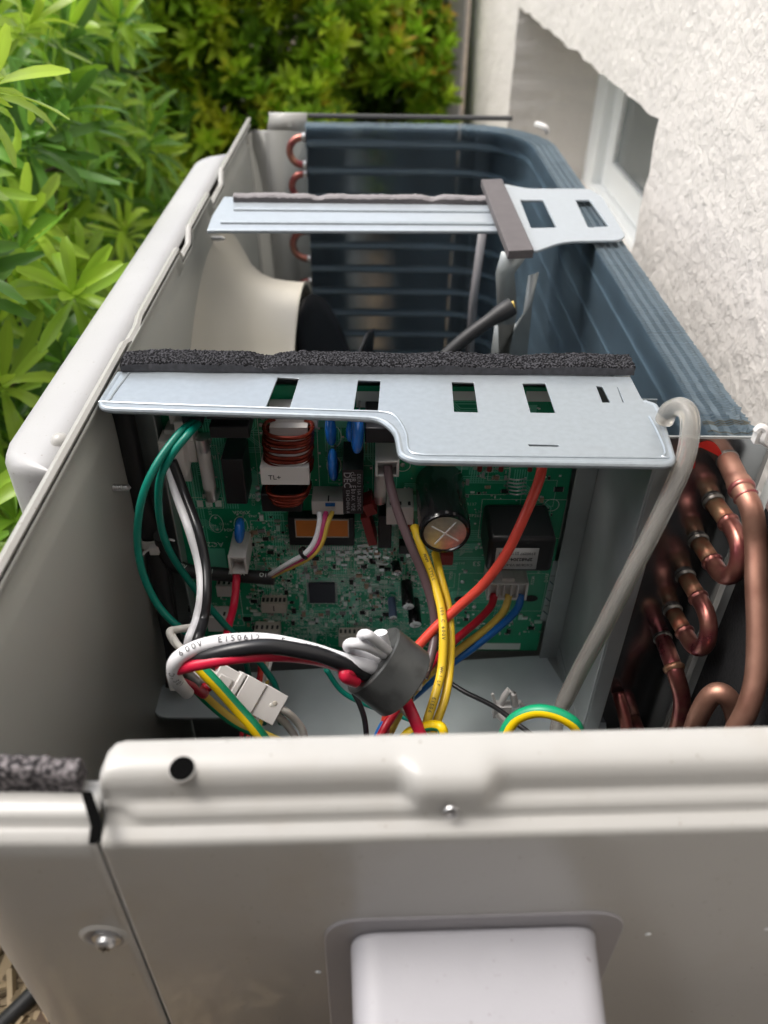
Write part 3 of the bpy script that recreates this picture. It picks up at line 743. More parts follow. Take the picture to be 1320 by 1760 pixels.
tag(one('motor_cable', None, lambda b: (b.tube(spline(mc, 6), [.0052] * 12 + [.0054, .0058, .0064, .0069, .0072, .0072, .0068], MW['cable'], 12), b.tube([mc[-1] + Vector((-.001, 0, 0)), mc[-1] + Vector((.0018, -.0002, .001))], .0035, MW['mustard'], 8))),
    'black sleeved fan motor cable sticking out behind the foam strip', 'cable')
# --- heat exchanger
XI, XO, YFI, YFO, RAD = .1736, .1985, 1.010, 1.035, .095
def coil_path():
    out = []; x = (XI + XO) / 2; yf_ = (YFI + YFO) / 2
    y = .343
    while y < yf_ - RAD: out.append((Vector((x, y, 0)), Vector((0, 1, 0)))); y += .0015
    n = int(RAD * math.pi / 2 / .0017)
    for k in range(n):
        a = math.pi / 2 * k / n; out.append((Vector((x - RAD + RAD * math.cos(a), yf_ - RAD + RAD * math.sin(a), 0)), Vector((-math.sin(a), math.cos(a), 0))))
    xx = x - RAD
    while xx > -.083: out.append((Vector((xx, yf_, 0)), Vector((-1, 0, 0)))); xx -= .00175
    return out
cp = coil_path()
def _fins(b):
    for i, (c, t) in enumerate(cp):
        out = Vector((t.y, -t.x, 0)); nearend = max(0, 1 - i / 45)
        top = -.0012 + R.uniform(-.0004, .0004) - .0012 * nearend * R.random(); vs = []
        k5 = 9; jit = R.uniform(-.0007, .0007) * nearend
        for j in range(k5):
            s_ = j / (k5 - 1); off = (.0125) * (2 * s_ - 1)
            wv = (.0008 if t.y > .35 else .00056) * (1 if j % 2 else -1) + nearend * (.0011 * math.sin(s_ * 7 + i * .35) + jit * s_ * 1.5)
            if i < 30 and s_ > .6: off += nearend * R.uniform(0, .0022)
            p = c + out * off + t * wv
            vs += [p + Vector((0, 0, top)), p + Vector((0, 0, top - .0008)), p + Vector((0, 0, -.5))]
        b.add(vs, [(3 * j + 1, 3 * j + 2, 3 * j + 5, 3 * j + 4) for j in range(k5 - 1)], M_fin, False)
        b.add(vs, [(3 * j, 3 * j + 1, 3 * j + 4, 3 * j + 3) for j in range(k5 - 1)], M_finend if (i < 11 and R.random() < .6) else M_fintop, False)
HX = one('heat_exchanger', UNIT, _fins, label='blue finned coil bent round the back of the unit', sharp=0)
for k in range(16):
    z = -.022 - k * .0305
    def _t(b, z=z):
        for off in (-.0055,):
            pts_ = [c + Vector((t.y, -t.x, 0)) * off + Vector((0, 0, z)) for c, t in cp[::6]] + [Vector((-.083, (YFI + YFO) / 2 - .0055, z))]
            b.tube(pts_, .0056, mat('dull_tube', (.20, .255, .29), .5, .4), 8)
    one('coil_tube', HX, _t)
def ubend(b, A, B, dirv, leg, r, m, mc_=None):
    dirv = Vector(dirv).normalized(); A, B = Vector(A), Vector(B); c = (A + B) / 2; h = (A - B) / 2
    pts_ = [A, A + dirv * leg * .5, A + dirv * leg]
    for k in range(1, 12):
        a = math.pi * k / 12; pts_.append(c + dirv * leg + h * math.cos(a) + dirv * h.length * math.sin(a) * 1.05)
    pts_ += [B + dirv * leg, B + dirv * leg * .5, B]
    b.tube(pts_, r, m, 14)
ye = (YFI + YFO) / 2 + .004
for (za, zb_) in ((-.014, -.045), (-.055, -.085), (-.124, -.160), (-.19, -.225)):
    def _u(b, za=za, zb_=zb_):
        ubend(b, (-.083, 1.012, za), (-.083, 1.012, zb_), (-1, 0, 0), .003, .0042, M_cup)
        for z in (za, zb_): b.lathe([(0, .0052), (.003, .0054), (.004, .0044)], M_silver, (-.083, 1.012, z), (-1, 0, 0), 12)
    one('far_bend', HX, _u)
# end plate and its bends
EY = .3405
EP = one('end_plate', HX, lambda b: b.box((.151, EY, -.55), (.206, EY + .0012, -.0012), M_mirror), 'polished end plate that mirrors the copper bends', bevel=.0004)
def _ep2(b):
    b.box((.151, EY - .0, -.0012), (.204, EY + .0014, -.0005), M_galvd)
one('end_plate_fold', EP, _ep2)
def _mk(b):
    pts_ = [P(u, v, y=EY - .0003) for u, v in ((1188, 806), (1186, 784), (1196, 768), (1216, 765), (1236, 780), (1250, 800))]
    q = spline(pts_, 5); L_ = len(q); lo, hi = [], []
    for i, p in enumerate(q):
        t = (q[min(i + 1, L_ - 1)] - q[max(i - 1, 0)]).normalized(); nn = Vector((t.z, 0, -t.x)); wv = .0018 + .0009 * math.sin(i * .5)
        lo.append(p - nn * wv); hi.append(p + nn * wv)
    b.loft([lo, hi], mat('red_paint_mark', (.55, .02, .015), .4), False, False)
one('paint_mark', EP, _mk)
pe = {k: P(*v, y=EY) for k, v in dict(Z=(1250, 790), A=(1226, 862), B=(1200, 929), C=(1178, 990), D=(1156, 1049), E=(1139, 1097), F=(1089, 1237), G=(1120, 1160)).items()}
def collar(b, p, l=.003):
    b.lathe([(0, .0054), (.0006, .0060), (.0012, .0055), (l, .0053)], mat('tarnished_rim', (.34, .31, .28), .4, .8, .3, 200), p, (0, -1, 0), 20)
for nm, a, c in (('A', 'A', 'B'), ('C', 'C', 'D')):
    def _ub(b, a=a, c=c):
        A, B = pe[a], pe[c]; d = Vector((.10, -1, 0)).normalized()
        for p in (A, B):
            collar(b, p); b.tube([p, p + d * .010, p + d * .018], .0049, M_braze, 16)
            b.lathe([(0, .0050), (.0008, .0059), (.002, .0057), (.0034, .0047)], M_cup, p + d * .017, d, 20)
        ubend(b, A + d * .018, B + d * .018, d, .006, .0049, M_cup)
    one('copper_bend', HX, _ub, sharp=0)
def _bp(b):
    p = pe['Z']; collar(b, p)
    q = spline([p, P(1262, 815, y=.327), P(1277, 845, y=.313), P(1292, 878, y=.303), P(1299, 930, x=.1885), P(1300, 1000, x=.188), P(1303, 1080, x=.188), P(1300, 1160, x=.187), P(1286, 1215, x=.184), P(1262, 1262, x=.180), P(1235, 1330, x=.175)], 8)
    b.tube(q, [.0056 if i < 12 else (.0062 if i < 16 else .0054) for i in range(len(q))], M_cu, 20)
    b.lathe([(0, .0060), (.0008, .0068), (.002, .0066), (.003, .0058)], M_cup, q[14], q[16] - q[13], 20)
    b.lathe([(0, .0054), (.0006, .0062), (.0014, .0054)], M_cup, q[18], q[20] - q[17], 20)
one('suction_pipe', HX, _bp, 'thick copper pipe running down at the right edge', sharp=0)
def _e(b):
    p = pe['E']; collar(b, p)
    q = spline([p, P(1150, 1125, y=.325), P(1162, 1160, y=.312), P(1172, 1200, y=.307), P(1168, 1240, y=.305), P(1150, 1290, y=.30), P(1130, 1340, y=.30)], 7)
    b.tube(q, .0052, M_cup, 16); b.lathe([(0, .0056), (.001, .0066), (.003, .0062), (.004, .0054)], M_braze, q[11], q[12] - q[10], 16)
one('copper_stub', HX, _e, sharp=0)
def _f(b):
    p = pe['F']; b.tube(spline([p, P(1098, 1262, y=.325), P(1104, 1290, y=.32), P(1104, 1340, y=.31)], 6), .0048, M_cup, 14)
    p = P(1062, 1190, y=EY); b.tube(spline([p, P(1075, 1240, y=.325), P(1085, 1300, y=.31)], 6), .0042, M_cup, 14)
one('copper_stub', HX, _f, sharp=0)
def _lp(b):
    b.tube(spline([P(1175, 1330, y=.272), P(1190, 1262, y=.272), P(1207, 1218, y=.272), P(1228, 1192, y=.272), P(1250, 1198, y=.27), P(1264, 1230, y=.268), P(1268, 1270, y=.266), P(1268, 1340, y=.262)], 8), .0056, M_cu, 18)
one('discharge_pipe', HX, _lp, 'copper loop rising just above the side panel', sharp=0)
# fuzzy black foam on the near left corner
zf = -.0122
fa, fb_ = P(-60, 1340, z=zf), P(138, 1362, z=zf)
def _cf(b):
    foam_bar(b, -.1480, P(140, 1362, z=zf).x, P(60, 1362, z=zf).y, P(60, 1292, z=zf + .011).y, zf, zf + .0100, M_foam2, .0014, 130, 34, 21)
one('foam_pad', fp, _cf, 'charcoal foam pad on the near left corner')
# ledge under it
def _ledge(b):
    a = P(0, 1290, z=-.0135)
    b.box((-.150, .1435, -.0145), (-.0865, .1500, -.0128), M_paint)
one('ledge', fp, _ledge, bevel=.0006)
# small screw through the left wall
def _ws(b):
    a = P(190, 838, x=-.1525); prof = []
    for k in range(9): prof += [(k * .0012, .0017), (k * .0012 + .0006, .0023)]
    b.lathe([(-.001, .004), (0, .004)] + prof + [(.012, 0)], M_silver, a, (1, 0, .0), 14)
one('screw', UNIT, _ws); 
def _ws2(b):
    a = P(362, 410, x=-.152); prof = []
    for k in range(9): prof += [(k * .0013, .0022), (k * .0013 + .0006, .0028)]
    b.lathe([(-.001, .004), (0, .004)] + prof + [(.014, 0)], M_silver, a, (1, 0, .0), 14)
one('screw', UNIT, _ws2)
# white tie and tag at the right top corner
def _tie(b):
    q = [P(1300, 742, y=.31), P(1308, 735, y=.31), P(1316, 742, y=.309), P(1312, 756, y=.308), P(1322, 764, y=.308)]
    b.tube(spline(q, 4), .0020, M_white, 8); b.box(*[tuple(P(1311, 750, y=.31) + Vector((s * .004, s * .002, s * .003))) for s in (-1, 1)], M_white)
tag(one('cable_tie', None, _tie, bevel=.0004), 'white plastic clip at the top corner of the polished plate', 'clip')
tag(one('wire_clip', None, lambda b: b.tube(spline([P(922, 214, z=.0), P(930, 216, z=.004), P(938, 220, z=.003), P(942, 228, z=-.002)], 4), .0034, M_white, 6)), 'small white clip on the far bend of the coil', 'clip')

# ================================================================== CIRCUIT BOARD
PCB = empty('circuit_board', 'green control circuit board full of parts under the metal cover', 'circuit board')
bx0, bx1, bz0, bz1 = -.1265, .1245, -.2335, -.0085
def _board(b):
    r = random.Random(21)
    b.box((bx0, BY, bz0), (bx1, BY + .0016, bz1), M_pcb)
    def strip(x0, z0, x1, z1, m, wv, d=.00008):
        a, c = Vector((x0, 0, z0)), Vector((x1, 0, z1)); t = (c - a)
        if t.length < 1e-6: return
        t.normalize(); n = Vector((-t.z, 0, t.x)) * wv / 2; y = Vector((0, BY - d, 0))
        b.add([a - n + y, c - n + y, c + n + y, a + n + y], [(0, 1, 2, 3)], m, False)
    def rectl(x0, z0, x1, z1, m, wv=.00035, d=.00012):
        strip(x0, z0, x1, z0, m, wv, d); strip(x1, z0, x1, z1, m, wv, d); strip(x1, z1, x0, z1, m, wv, d); strip(x0, z1, x0, z0, m, wv, d)
    def X(u, v): p = P(u, v, y=BY); return p.x, p.z
    # copper areas (slightly lighter mask)
    for k in range(60):
        x = r.uniform(bx0 + .004, bx1 - .03); z = r.uniform(bz0 + .004, bz1 - .02); wv = r.uniform(.006, .03); h = r.uniform(.004, .02)
        y = BY - .00003 - k * .0000006
        b.add([(x, y, z), (min(x + wv, bx1 - .001), y, z), (min(x + wv, bx1 - .001), y, min(z + h, bz1 - .001)), (x, y, min(z + h, bz1 - .001))], [(0, 1, 2, 3)], M_trace if r.random() < .35 else M_pcb2, False)
    # trace buses
    for k in range(150):
        dense = k > 45
        x, z = (r.uniform(-.07, .045), r.uniform(-.215, -.115)) if dense else (r.uniform(bx0 + .005, bx1 - .01), r.uniform(bz0 + .005, bz1 - .01))
        n = r.randint(2, 7); p = .0009 if dense else .0016
        d1 = r.choice([(1, 0), (0, 1), (-1, 0), (0, -1)]); l1, l2, l3 = [r.uniform(.003, .016 if dense else .05) for _ in range(3)]
        d2 = r.choice([(1, 1), (-1, 1), (1, -1), (-1, -1)])
        for i in range(n):
            ox, oz = x + i * p * abs(d1[1]), z + i * p * abs(d1[0])
            q = [(ox, oz)]
            q.append((ox + d1[0] * l1, oz + d1[1] * l1)); q.append((q[-1][0] + d2[0] * l2 * .4, q[-1][1] + d2[1] * l2 * .4)); q.append((q[-1][0] + d1[0] * l3, q[-1][1] + d1[1] * l3))
            for a, c in zip(q[:-1], q[1:]):
                if all(bx0 + .001 < t[0] < bx1 - .001 and bz0 + .001 < t[1] < bz1 - .001 for t in (a, c)): strip(*a, *c, M_trace if not dense or r.random() < .45 else M_silkd, .0004 if dense else .0007, .00008 + k * .0000001)
    # vias and solder pads
    for k in range(1500):
        if k < 1150: x, z, s_ = r.uniform(-.085, .045), r.uniform(-.228, -.112), r.uniform(.0002, .00055)
        else: x, z, s_ = r.uniform(bx0 + .003, bx1 - .003), r.uniform(bz0 + .003, bz1 - .003), r.uniform(.0004, .0009)
        y = BY - .00016
        b.add([(x - s_, y, z - s_), (x + s_, y, z - s_), (x + s_, y, z + s_), (x - s_, y, z + s_)], [(0, 1, 2, 3)], M_silver if r.random() < .6 else M_silk, False)
    for u, v in ((448, 700), (452, 718), (449, 730), (455, 742), (443, 838), (443, 848), (443, 858), (692, 799), (795, 1000), (800, 982), (870, 935), (815, 1043), (878, 1068), (760, 1012)):
        x, z = X(u, v); b.lathe([(0, .0016), (.0006, .0012), (.001, 0)], M_silver, (x, BY - .0001, z), (0, -1, 0), 10)
    # silkscreen frames, ovals, strips
    for u0, v0, u1, v1 in ((325, 855, 385, 873), (829, 858, 962, 925), (560, 705, 610, 830), (600, 800, 640, 880), (440, 700, 550, 850), (430, 895, 660, 1050), (330, 985, 420, 1075), (840, 805, 875, 825), (795, 790, 870, 850),
                           (560, 1085, 640, 1110), (500, 1078, 530, 1092), (535, 1078, 580, 1092), (700, 985, 780, 1010), (640, 1010, 740, 1090), (400, 740, 445, 835), (790, 985, 930, 1050), (320, 765, 385, 860), (900, 825, 950, 870)):
        a, c = X(u0, v0); e, g = X(u1, v1); rectl(a, c, e, g, M_silk if r.random() < .5 else M_silkd, .0003)
    for u, v in ((372, 900), (414, 903), (574, 750), (574, 800)):
        x, z = X(u, v); lp = [(x + .0055 * math.cos(t) * .8, z + .0075 * math.sin(t)) for t in np.linspace(0, 2 * math.pi, 21)]
        for a, c in zip(lp[:-1], lp[1:]): strip(*a, *c, M_silk, .0004, .00012)
        for dz in (-.005, .005): b.lathe([(0, .001), (.0004, .0006), (.0005, 0)], M_silver, (x, BY - .0001, z + dz), (0, -1, 0), 8)
    for u, v in ((692, 799), (948, 868), (727, 961)):
        x, z = X(u, v); lp = [(x + .0048 * math.cos(t), z + .0048 * math.sin(t)) for t in np.linspace(0, 2 * math.pi, 21)]
        for a, c in zip(lp[:-1], lp[1:]): strip(*a, *c, M_silk, .0004, .00012)
    # row of printed blocks
    for u0, u1 in ((338, 350), (353, 366), (369, 382)):
        a, c = X(u0, 860); e, g = X(u1, 871); b.add([(a, BY - .0002, c), (e, BY - .0002, c), (e, BY - .0002, g), (a, BY - .0002, g)], [(0, 1, 2, 3)], M_silk, False)
    a, c = X(793, 1105); e, g = X(893, 1116); b.add([(a, BY - .0002, c), (e, BY - .0002, c), (e, BY - .0002, g), (a, BY - .0002, g)], [(0, 1, 2, 3)], M_silk, False)
    # white printed block behind the second slot and behind the third
    for u0, v0, u1, v1 in ((612, 672, 655, 700), (770, 672, 830, 688), (905, 672, 950, 690), (468, 704, 545, 730)):
        a, c = X(u0, v0); e, g = X(u1, v1); b.add([(a, BY - .0003, c), (e, BY - .0003, c), (e, BY - .0003, g), (a, BY - .0003, g)], [(0, 1, 2, 3)], M_silk, False)
    # fine printing
    for k in range(330):
        if k < 240: u, v = r.uniform(425, 665), r.uniform(900, 1075)
        else: u, v = r.choice([(r.uniform(320, 450), r.uniform(860, 1070)), (r.uniform(780, 940), r.uniform(800, 1090)), (r.uniform(660, 790), r.uniform(960, 1080)), (r.uniform(430, 640), r.uniform(1075, 1090))])
        x, z = X(u, v)
        rot = r.choice([0, 0, 1]); xd = Vector((1, 0, 0)) if not rot else Vector((0, 0, 1)); yd = Vector((0, 0, 1)) if not rot else Vector((-1, 0, 0))
        st = r.choice(['R%d', 'C%d', 'D%d', 'L%d', 'Q%d', 'X%dA', 'TP%d']) % r.randint(10, 420)
        add_text(b, st, (x, BY - .00025, z), xd, yd, r.uniform(.0022, .0036), M_silk if r.random() < .5 else M_silkd)
    for st, u, v, s_ in (('AC2', 370, 935, .006), ('S3', 819, 968, .006), ('V1R', 375, 785, .0045), ('X30A', 440, 852, .005), ('X900A', 415, 880, .004), ('C404', 396, 910, .004), ('L803', 545, 1086, .004)):
        x, z = X(u, v); xd, yd = (Vector((-1, 0, 0)), Vector((0, 0, -1))); add_text(b, st, (x, BY - .0003, z), xd, yd, s_, M_silk)
    # dark slots in the board
    for u, v in ((793, 1030), (912, 1028)):
        x, z = X(u, v); b.add([(x + .0052 * math.cos(t), BY - .0004, z + .0032 * math.sin(t)) for t in np.linspace(0, 2 * math.pi, 20, endpoint=False)], [tuple(range(20))], M_blackm, False)
    x, z = X(372, 935)
M_pcb2 = mat('pcb_green_light', (.006, .32, .16), .32, 0, .12, 30, coat=.25)
one('board', PCB, _board)
def fr(u0, v0, u1, v1, L):
    y = BY - L; uc, vc = (u0 + u1) / 2, (v0 + v1) / 2
    return P(u0, vc, y=y).x, P(u1, vc, y=y).x, P(uc, v1, y=y).z, P(uc, v0, y=y).z, y
def fbox(name, u0, v0, u1, v1, L, m, bevel=.0005, fn=None, label=None, L0=.0):
    x0, x1, z0, z1, y = fr(u0, v0, u1, v1, L)
    def f(b):
        b.box((x0, y, z0), (x1, BY - L0 - .00001, z1), m)
        if fn: fn(b, x0, x1, z0, z1, y)
    return one(name, PCB, f, label, bevel=bevel)
def conn(name, u0, v0, u1, v1, L, m=M_white, wall=.0014, dep=.008, fn=None, label=None):
    """housing with an open front"""
    x0, x1, z0, z1, y = fr(u0, v0, u1, v1, L)
    def f(b):
        b.box((x0, y, z0), (x0 + wall, BY, z1), m); b.box((x1 - wall, y, z0), (x1, BY, z1), m)
        b.box((x0 + wall, y, z1 - wall), (x1 - wall, BY, z1), m); b.box((x0 + wall, y, z0), (x1 - wall, BY, z0 + wall), m)
        b.box((x0 + wall, y + dep, z0 + wall), (x1 - wall, y + dep + .001, z1 - wall), m)
        if fn: fn(b, x0, x1, z0, z1, y)
    return one(name, PCB, f, label, bevel=.0003)
XD, ZD = Vector((1, 0, 0)), Vector((0, 0, 1))
# transformer with the inspection label (printed upside down as seen)
tr_ = fbox('transformer', 838, 926, 953, 984, .036, M_black, .003, label='large black transformer block with a white label')
x0, x1, z0, z1, y = fr(851, 942, 924, 978, .0362)
def _lab(b):
    b.add([(x0, y, z0), (x1, y, z0), (x1, y, z1), (x0, y, z1)], [(0, 1, 2, 3)], M_paper, False)
    cx = (x0 + x1) / 2; h = z1 - z0
    for st, t, s_, bo in (('2100297 [J]1N00 A1', .74, .0029, 0), ('2P682304-6  B', .47, .0036, .02), ('C4/06/30 V3-43-08', .2, .0029, 0)):
        add_text(b, st, (cx, y - .0001, z0 + h * t), -XD, -ZD, s_, M_ink, bo, .95)
one('label_sticker', tr_, _lab, solid=.0001)
# big capacitor
cc = P(765, 918, y=BY - .052)
CAP = one('capacitor', PCB, lambda b: b.lathe([(0, .0148), (.001, .0152), (.048, .0152), (.0505, .0150), (.052, .0142), (.0522, .0128), (.0515, .0124)], M_sleeve, (cc.x, BY, cc.z), (0, -1, 0), 48), 'large black capacitor with a silver end')
def _ct(b):
    o = Vector((cc.x, BY - .0514, cc.z)); b.lathe([(0, .0125), (.0001, .0115), (.0001, 0)], M_cap, o, (0, -1, 0), 40)
    for a in (.6, .6 + math.pi / 2):
        Mx = Matrix.Translation(o) @ Matrix.Rotation(a, 4, 'Y'); b.box((-.0098, -.0004, -.0004), (.0098, .0, .0004), M_vinyl, Mx)
one('capacitor_end', CAP, _ct)
fbox('film_capacitor', 757, 955, 779, 972, .02, M_redc)
# relays
fbox('relay', 384, 790, 421, 867, .024, M_black, .0008, label='tall black relay on the left of the board')
fbox('relay', 360, 733, 428, 754, .026, M_black, .0008, label='wide black relay under the cover')
fbox('relay', 353, 700, 428, 722, .036, M_black, .0008, label='black block beside the green wire terminals')
fbox('relay', 449, 850, 519, 880, .020, M_black, .0008, label='low black relay below the wound coil')
def _dec(b, x0, x1, z0, z1, y):
    w_ = x1 - x0
    for st, t, s_, z in (('DEC', .22, .0058, .78), ('E34 CHINA A', .24, .0030, .28), ('cUR  E1', .52, .0042, .75), ('10 AX  VDE', .50, .0032, .32), ('DE1U 3 16A 250VDC', .8, .0030, .5)):
        add_text(b, st, (x0 + w_ * t, y - .0001, z0 + (z1 - z0) * z), -ZD, XD, s_, M_inkw, .01 if st == 'DEC' else 0)
fbox('relay', 589, 808, 624, 883, .030, M_black, .0008, _dec, 'black relay with grey lettering')
fbox('relay', 627, 736, 682, 762, .030, M_black, .0008, label='black relay by the notch in the cover')
fbox('relay', 650, 888, 673, 943, .014, M_black, .0008, label='narrow black part under the fuse')
fbox('relay', 686, 938, 712, 953, .008, M_black, .0006, label='small black chip beside the yellow wires')
def fuse(u0, v0, u1, v1, L, name, label):
    uc0, uc1 = u0, u1
    def f(b):
        a, c = P(uc0, v0, y=BY - L), P(uc1, v1, y=BY - L); ax = c - a; l = ax.length
        r_ = .0040
        b.lathe([(0, 0), (0, r_ * .98), (l * .2, r_ * .98), (l * .2, r_), (l * .8, r_)], M_silver, a, ax, 20, mf=lambda i, j: M_silver if i < 2 else M_white)
        b.lathe([(l * .8, r_ * .95), (l, r_ * .95), (l, 0)], M_silver, a, ax, 20)
    one(name, PCB, f, label)
fuse(346, 752, 364, 858, .012, 'fuse', 'white ceramic fuse with metal ends on the left')
fuse(655, 800, 653, 862, .012, 'fuse', 'grey white fuse below the white socket')
for u, v in ((348, 757), (362, 852)):
    p = P(u, v, y=BY - .006); one('fuse_clip', PCB, lambda b, p=p: b.box((p.x - .005, p.y - .001, p.z - .002), (p.x + .005, BY, p.z + .002), M_silver), bevel=.0003)
# wound coil
ci = P(495, 778, y=BY - .022)
def _bob(b):
    x0, x1, z0, z1, y = fr(448, 804, 531, 833, .030)
    b.box((x0, y, z0), (x1, BY - .012, z1), M_white)
    x0, x1, z0, z1, y = fr(466, 735, 530, 802, .016); b.box((x0, y, z0), (x1, BY - .002, z1), M_white)
    x0, x1, z0, z1, y = fr(463, 700, 545, 736, .010); b.box((x0, y, z0), (x1, BY - .001, z1), M_white)
    p = P(472, 821, y=BY - .0302); add_text(b, 'TL+', (p.x, p.y, p.z), XD, ZD, .0045, M_ink, .01)
COIL = one('inductor', PCB, _bob, 'white bobbin wound with red brown copper wire', bevel=.0007)
for i in range(13):
    t = i / 9
    if i < 9: vc, wv = (733, 742, 748, 757, 768, 775, 784, 790, 799)[i], 41 + R.uniform(-2, 1.5)
    else: vc, wv = 834 + (i - 9) * 5., 38 - (i - 9) * 3
    def _tn(b, vc=vc, wv=wv, i=i):
        c = P(495 + R.uniform(-1, 1), vc, y=BY - .018); rx = wv / 1360 * .47; pts_ = []
        tl_ = R.uniform(-.0008, .0008)
        for k in range(25):
            a = 2 * math.pi * k / 24; e = .8
            pts_.append(c + Vector((rx * math.copysign(abs(math.cos(a)) ** e, math.cos(a)), -.0105 * math.copysign(abs(math.sin(a)) ** e, math.sin(a)), tl_ * math.cos(a) - .0012 * abs(math.sin(a)))))
        b.tube(pts_, .00125, M_enamel, 8, up=Vector((0, 0, 1)), caps=False)
    one('winding', COIL, _tn, sharp=0)
# power module
PM = fbox('power_module', 496, 890, 609, 938, .008, M_black, .0006, label='black module with an orange window')
x0m, x1m, z0m, z1m, ym = fr(509, 894, 598, 922, .0086)
def _or(b):
    b.box((x0m, ym, z0m), (x1m, ym + .001, z1m), M_orange)
    for a in ((x0m - .0006, z0m - .0006, x1m + .0006, z0m), (x0m - .0006, z1m, x1m + .0006, z1m + .0006), (x0m - .0006, z0m, x0m, z1m), (x1m, z0m, x1m + .0006, z1m)):
        b.box((a[0], ym - .0004, a[1]), (a[2], ym + .001, a[3]), M_beige)
one('orange_window', PM, _or)
def _lg(b):
    for i in range(26):
        p = P(500 + i * 4.2, 941, y=BY - .001); b.box((p.x - .0004, BY - .0016, p.z - .0018), (p.x + .0004, BY - .0002, p.z + .0014), M_silver)
one('pins', PM, _lg)
# microcontroller
MC = fbox('microchip', 531, 1003, 576, 1037, .0016, mat('chip_black', (.018, .018, .03), .3), .0003, label='square black microchip with fine pins')
def _mp(b):
    x0, x1, z0, z1, y = fr(531, 1003, 576, 1037, .0016)
    for i in range(22):
        t = (i + .5) / 22
        for (a, c) in ((x0 + (x1 - x0) * t, z0 - .0008), (x0 + (x1 - x0) * t, z1 + .0008)): b.box((a - .00018, BY - .0006, c - .0008), (a + .00018, BY - .0002, c + .0008), M_silver)
        for (a, c) in ((x0 - .0008, z0 + (z1 - z0) * t), (x1 + .0008, z0 + (z1 - z0) * t)): b.box((a - .0008, BY - .0006, c - .00015), (a + .0008, BY - .0002, c + .00015), M_silver)
one('pins', MC, _mp)
# blue discs
def disc(u0, v0, u1, v1, L, name='disc_capacitor', label=None, th=.0034):
    a, c = P(u0, v0, y=BY - L), P(u1, v1, y=BY - L); ctr = (a + c) / 2; h = (a - c).length / 2
    def f(b):
        n, mseg = 20, 10; rings = []
        for i in range(mseg + 1):
            t = -1 + 2 * i / mseg; rr_ = math.sqrt(max(0, 1 - abs(t) ** 2.6))
            ax = (a - c).normalized()
            rings.append([ctr + XD * t * th + ax * math.cos(2 * math.pi * j / n) * h * max(rr_, .02) + Vector((0, 1, 0)) * math.sin(2 * math.pi * j / n) * (L * .55) * max(rr_, .02) for j in range(n)])
        b.loft(rings, M_blue, True, True)
        for s in (-.3, .3): b.tube([ctr + ax * h * s, Vector((ctr.x + .001, BY, ctr.z + h * s))], .0005, M_silver, 6)
    one(name, PCB, f, label, sharp=0)
disc(566, 716, 571, 762, .016, label='blue disc capacitor, upper of the two in line'); disc(570, 774, 575, 823, .016, label='blue disc capacitor, lower of the two in line')
disc(615, 712, 614, 770, .028, label='blue disc capacitor above the lettered relay', th=.004); disc(604, 728, 604, 752, .018, label='small blue disc capacitor partly hidden'); disc(411, 893, 413, 930, .014, label='blue part behind the white plug')
# red film capacitors
def slab(u0, v0, u1, v1, wpx, L, dep, m, name, label):
    a, c = P(u0, v0, y=BY - L), P(u1, v1, y=BY - L); d = (c - a).normalized(); n = Vector((d.z, 0, -d.x)) * wpx / 1360 * .47 / 2
    def f(b):
        q = [a - n, a + n, c + n, c - n]; e = [p + Vector((0, dep, 0)) for p in q]
        b.add(q + e, [(3, 2, 1, 0), (4, 5, 6, 7), (0, 1, 5, 4), (1, 2, 6, 5), (2, 3, 7, 6), (3, 0, 4, 7)], m, False)
        for p in ((a * .75 + c * .25), (a * .25 + c * .75)): b.tube([p + Vector((0, dep, 0)), Vector((p.x, BY, p.z))], .0005, M_silver, 6)
    one(name, PCB, f, label, bevel=.0012)
slab(627, 890, 641, 938, 16, .018, .013, M_redc, 'film_capacitor', 'dark red film capacitor leaning over, lower')
slab(630, 868, 640, 886, 20, .020, .014, M_redc, 'film_capacitor', 'dark red film capacitor below the relay, upper')
slab(694, 905, 706, 915, 22, .012, .010, M_redc, 'film_capacitor', 'dark red capacitor half hidden by the brown wire')
# small electrolytics
def ecap(u, v, r_, L, m, label, leanz=0.):
    p = P(u, v, y=BY - L)
    def f(b):
        base = Vector((p.x - .001, BY, p.z + leanz)); ax = p - base; l = ax.length
        b.lathe([(0, r_ * .96), (.001, r_), (l - .001, r_), (l, r_ * .9)], m, base, ax, 24)
        b.lathe([(l - .0001, r_ * .9), (l + .0001, r_ * .8), (l + .0001, 0)], M_silver, base, ax, 20)
        for k in (0, 1):
            Mx = Matrix.Translation(base + ax.normalized() * (l + .0002)) @ Matrix.Rotation(.3 + k * math.pi / 2, 4, 'Y'); b.box((-r_ * .8, -.00015, -.0002), (r_ * .8, .0002, .0002), M_inkw, Mx)
    one('small_capacitor', PCB, f, label)
M_bluec = mat('blue_grey_sleeve', (.09, .13, .21), .35)
ecap(702, 1043, .0043, .020, M_sleeve, 'black small capacitor, topmost of the three', .004); ecap(714, 1074, .0046, .020, M_sleeve, 'black small capacitor, lowest of the three', .004); ecap(676, 1062, .0029, .016, M_bluec, 'blue grey small capacitor on the left', .003)
ecap(683, 985, .003, .010, M_sleeve, 'short black capacitor above the others')
x0, x1, z0, z1, y = fr(694, 1000, 709, 1036, .0205)
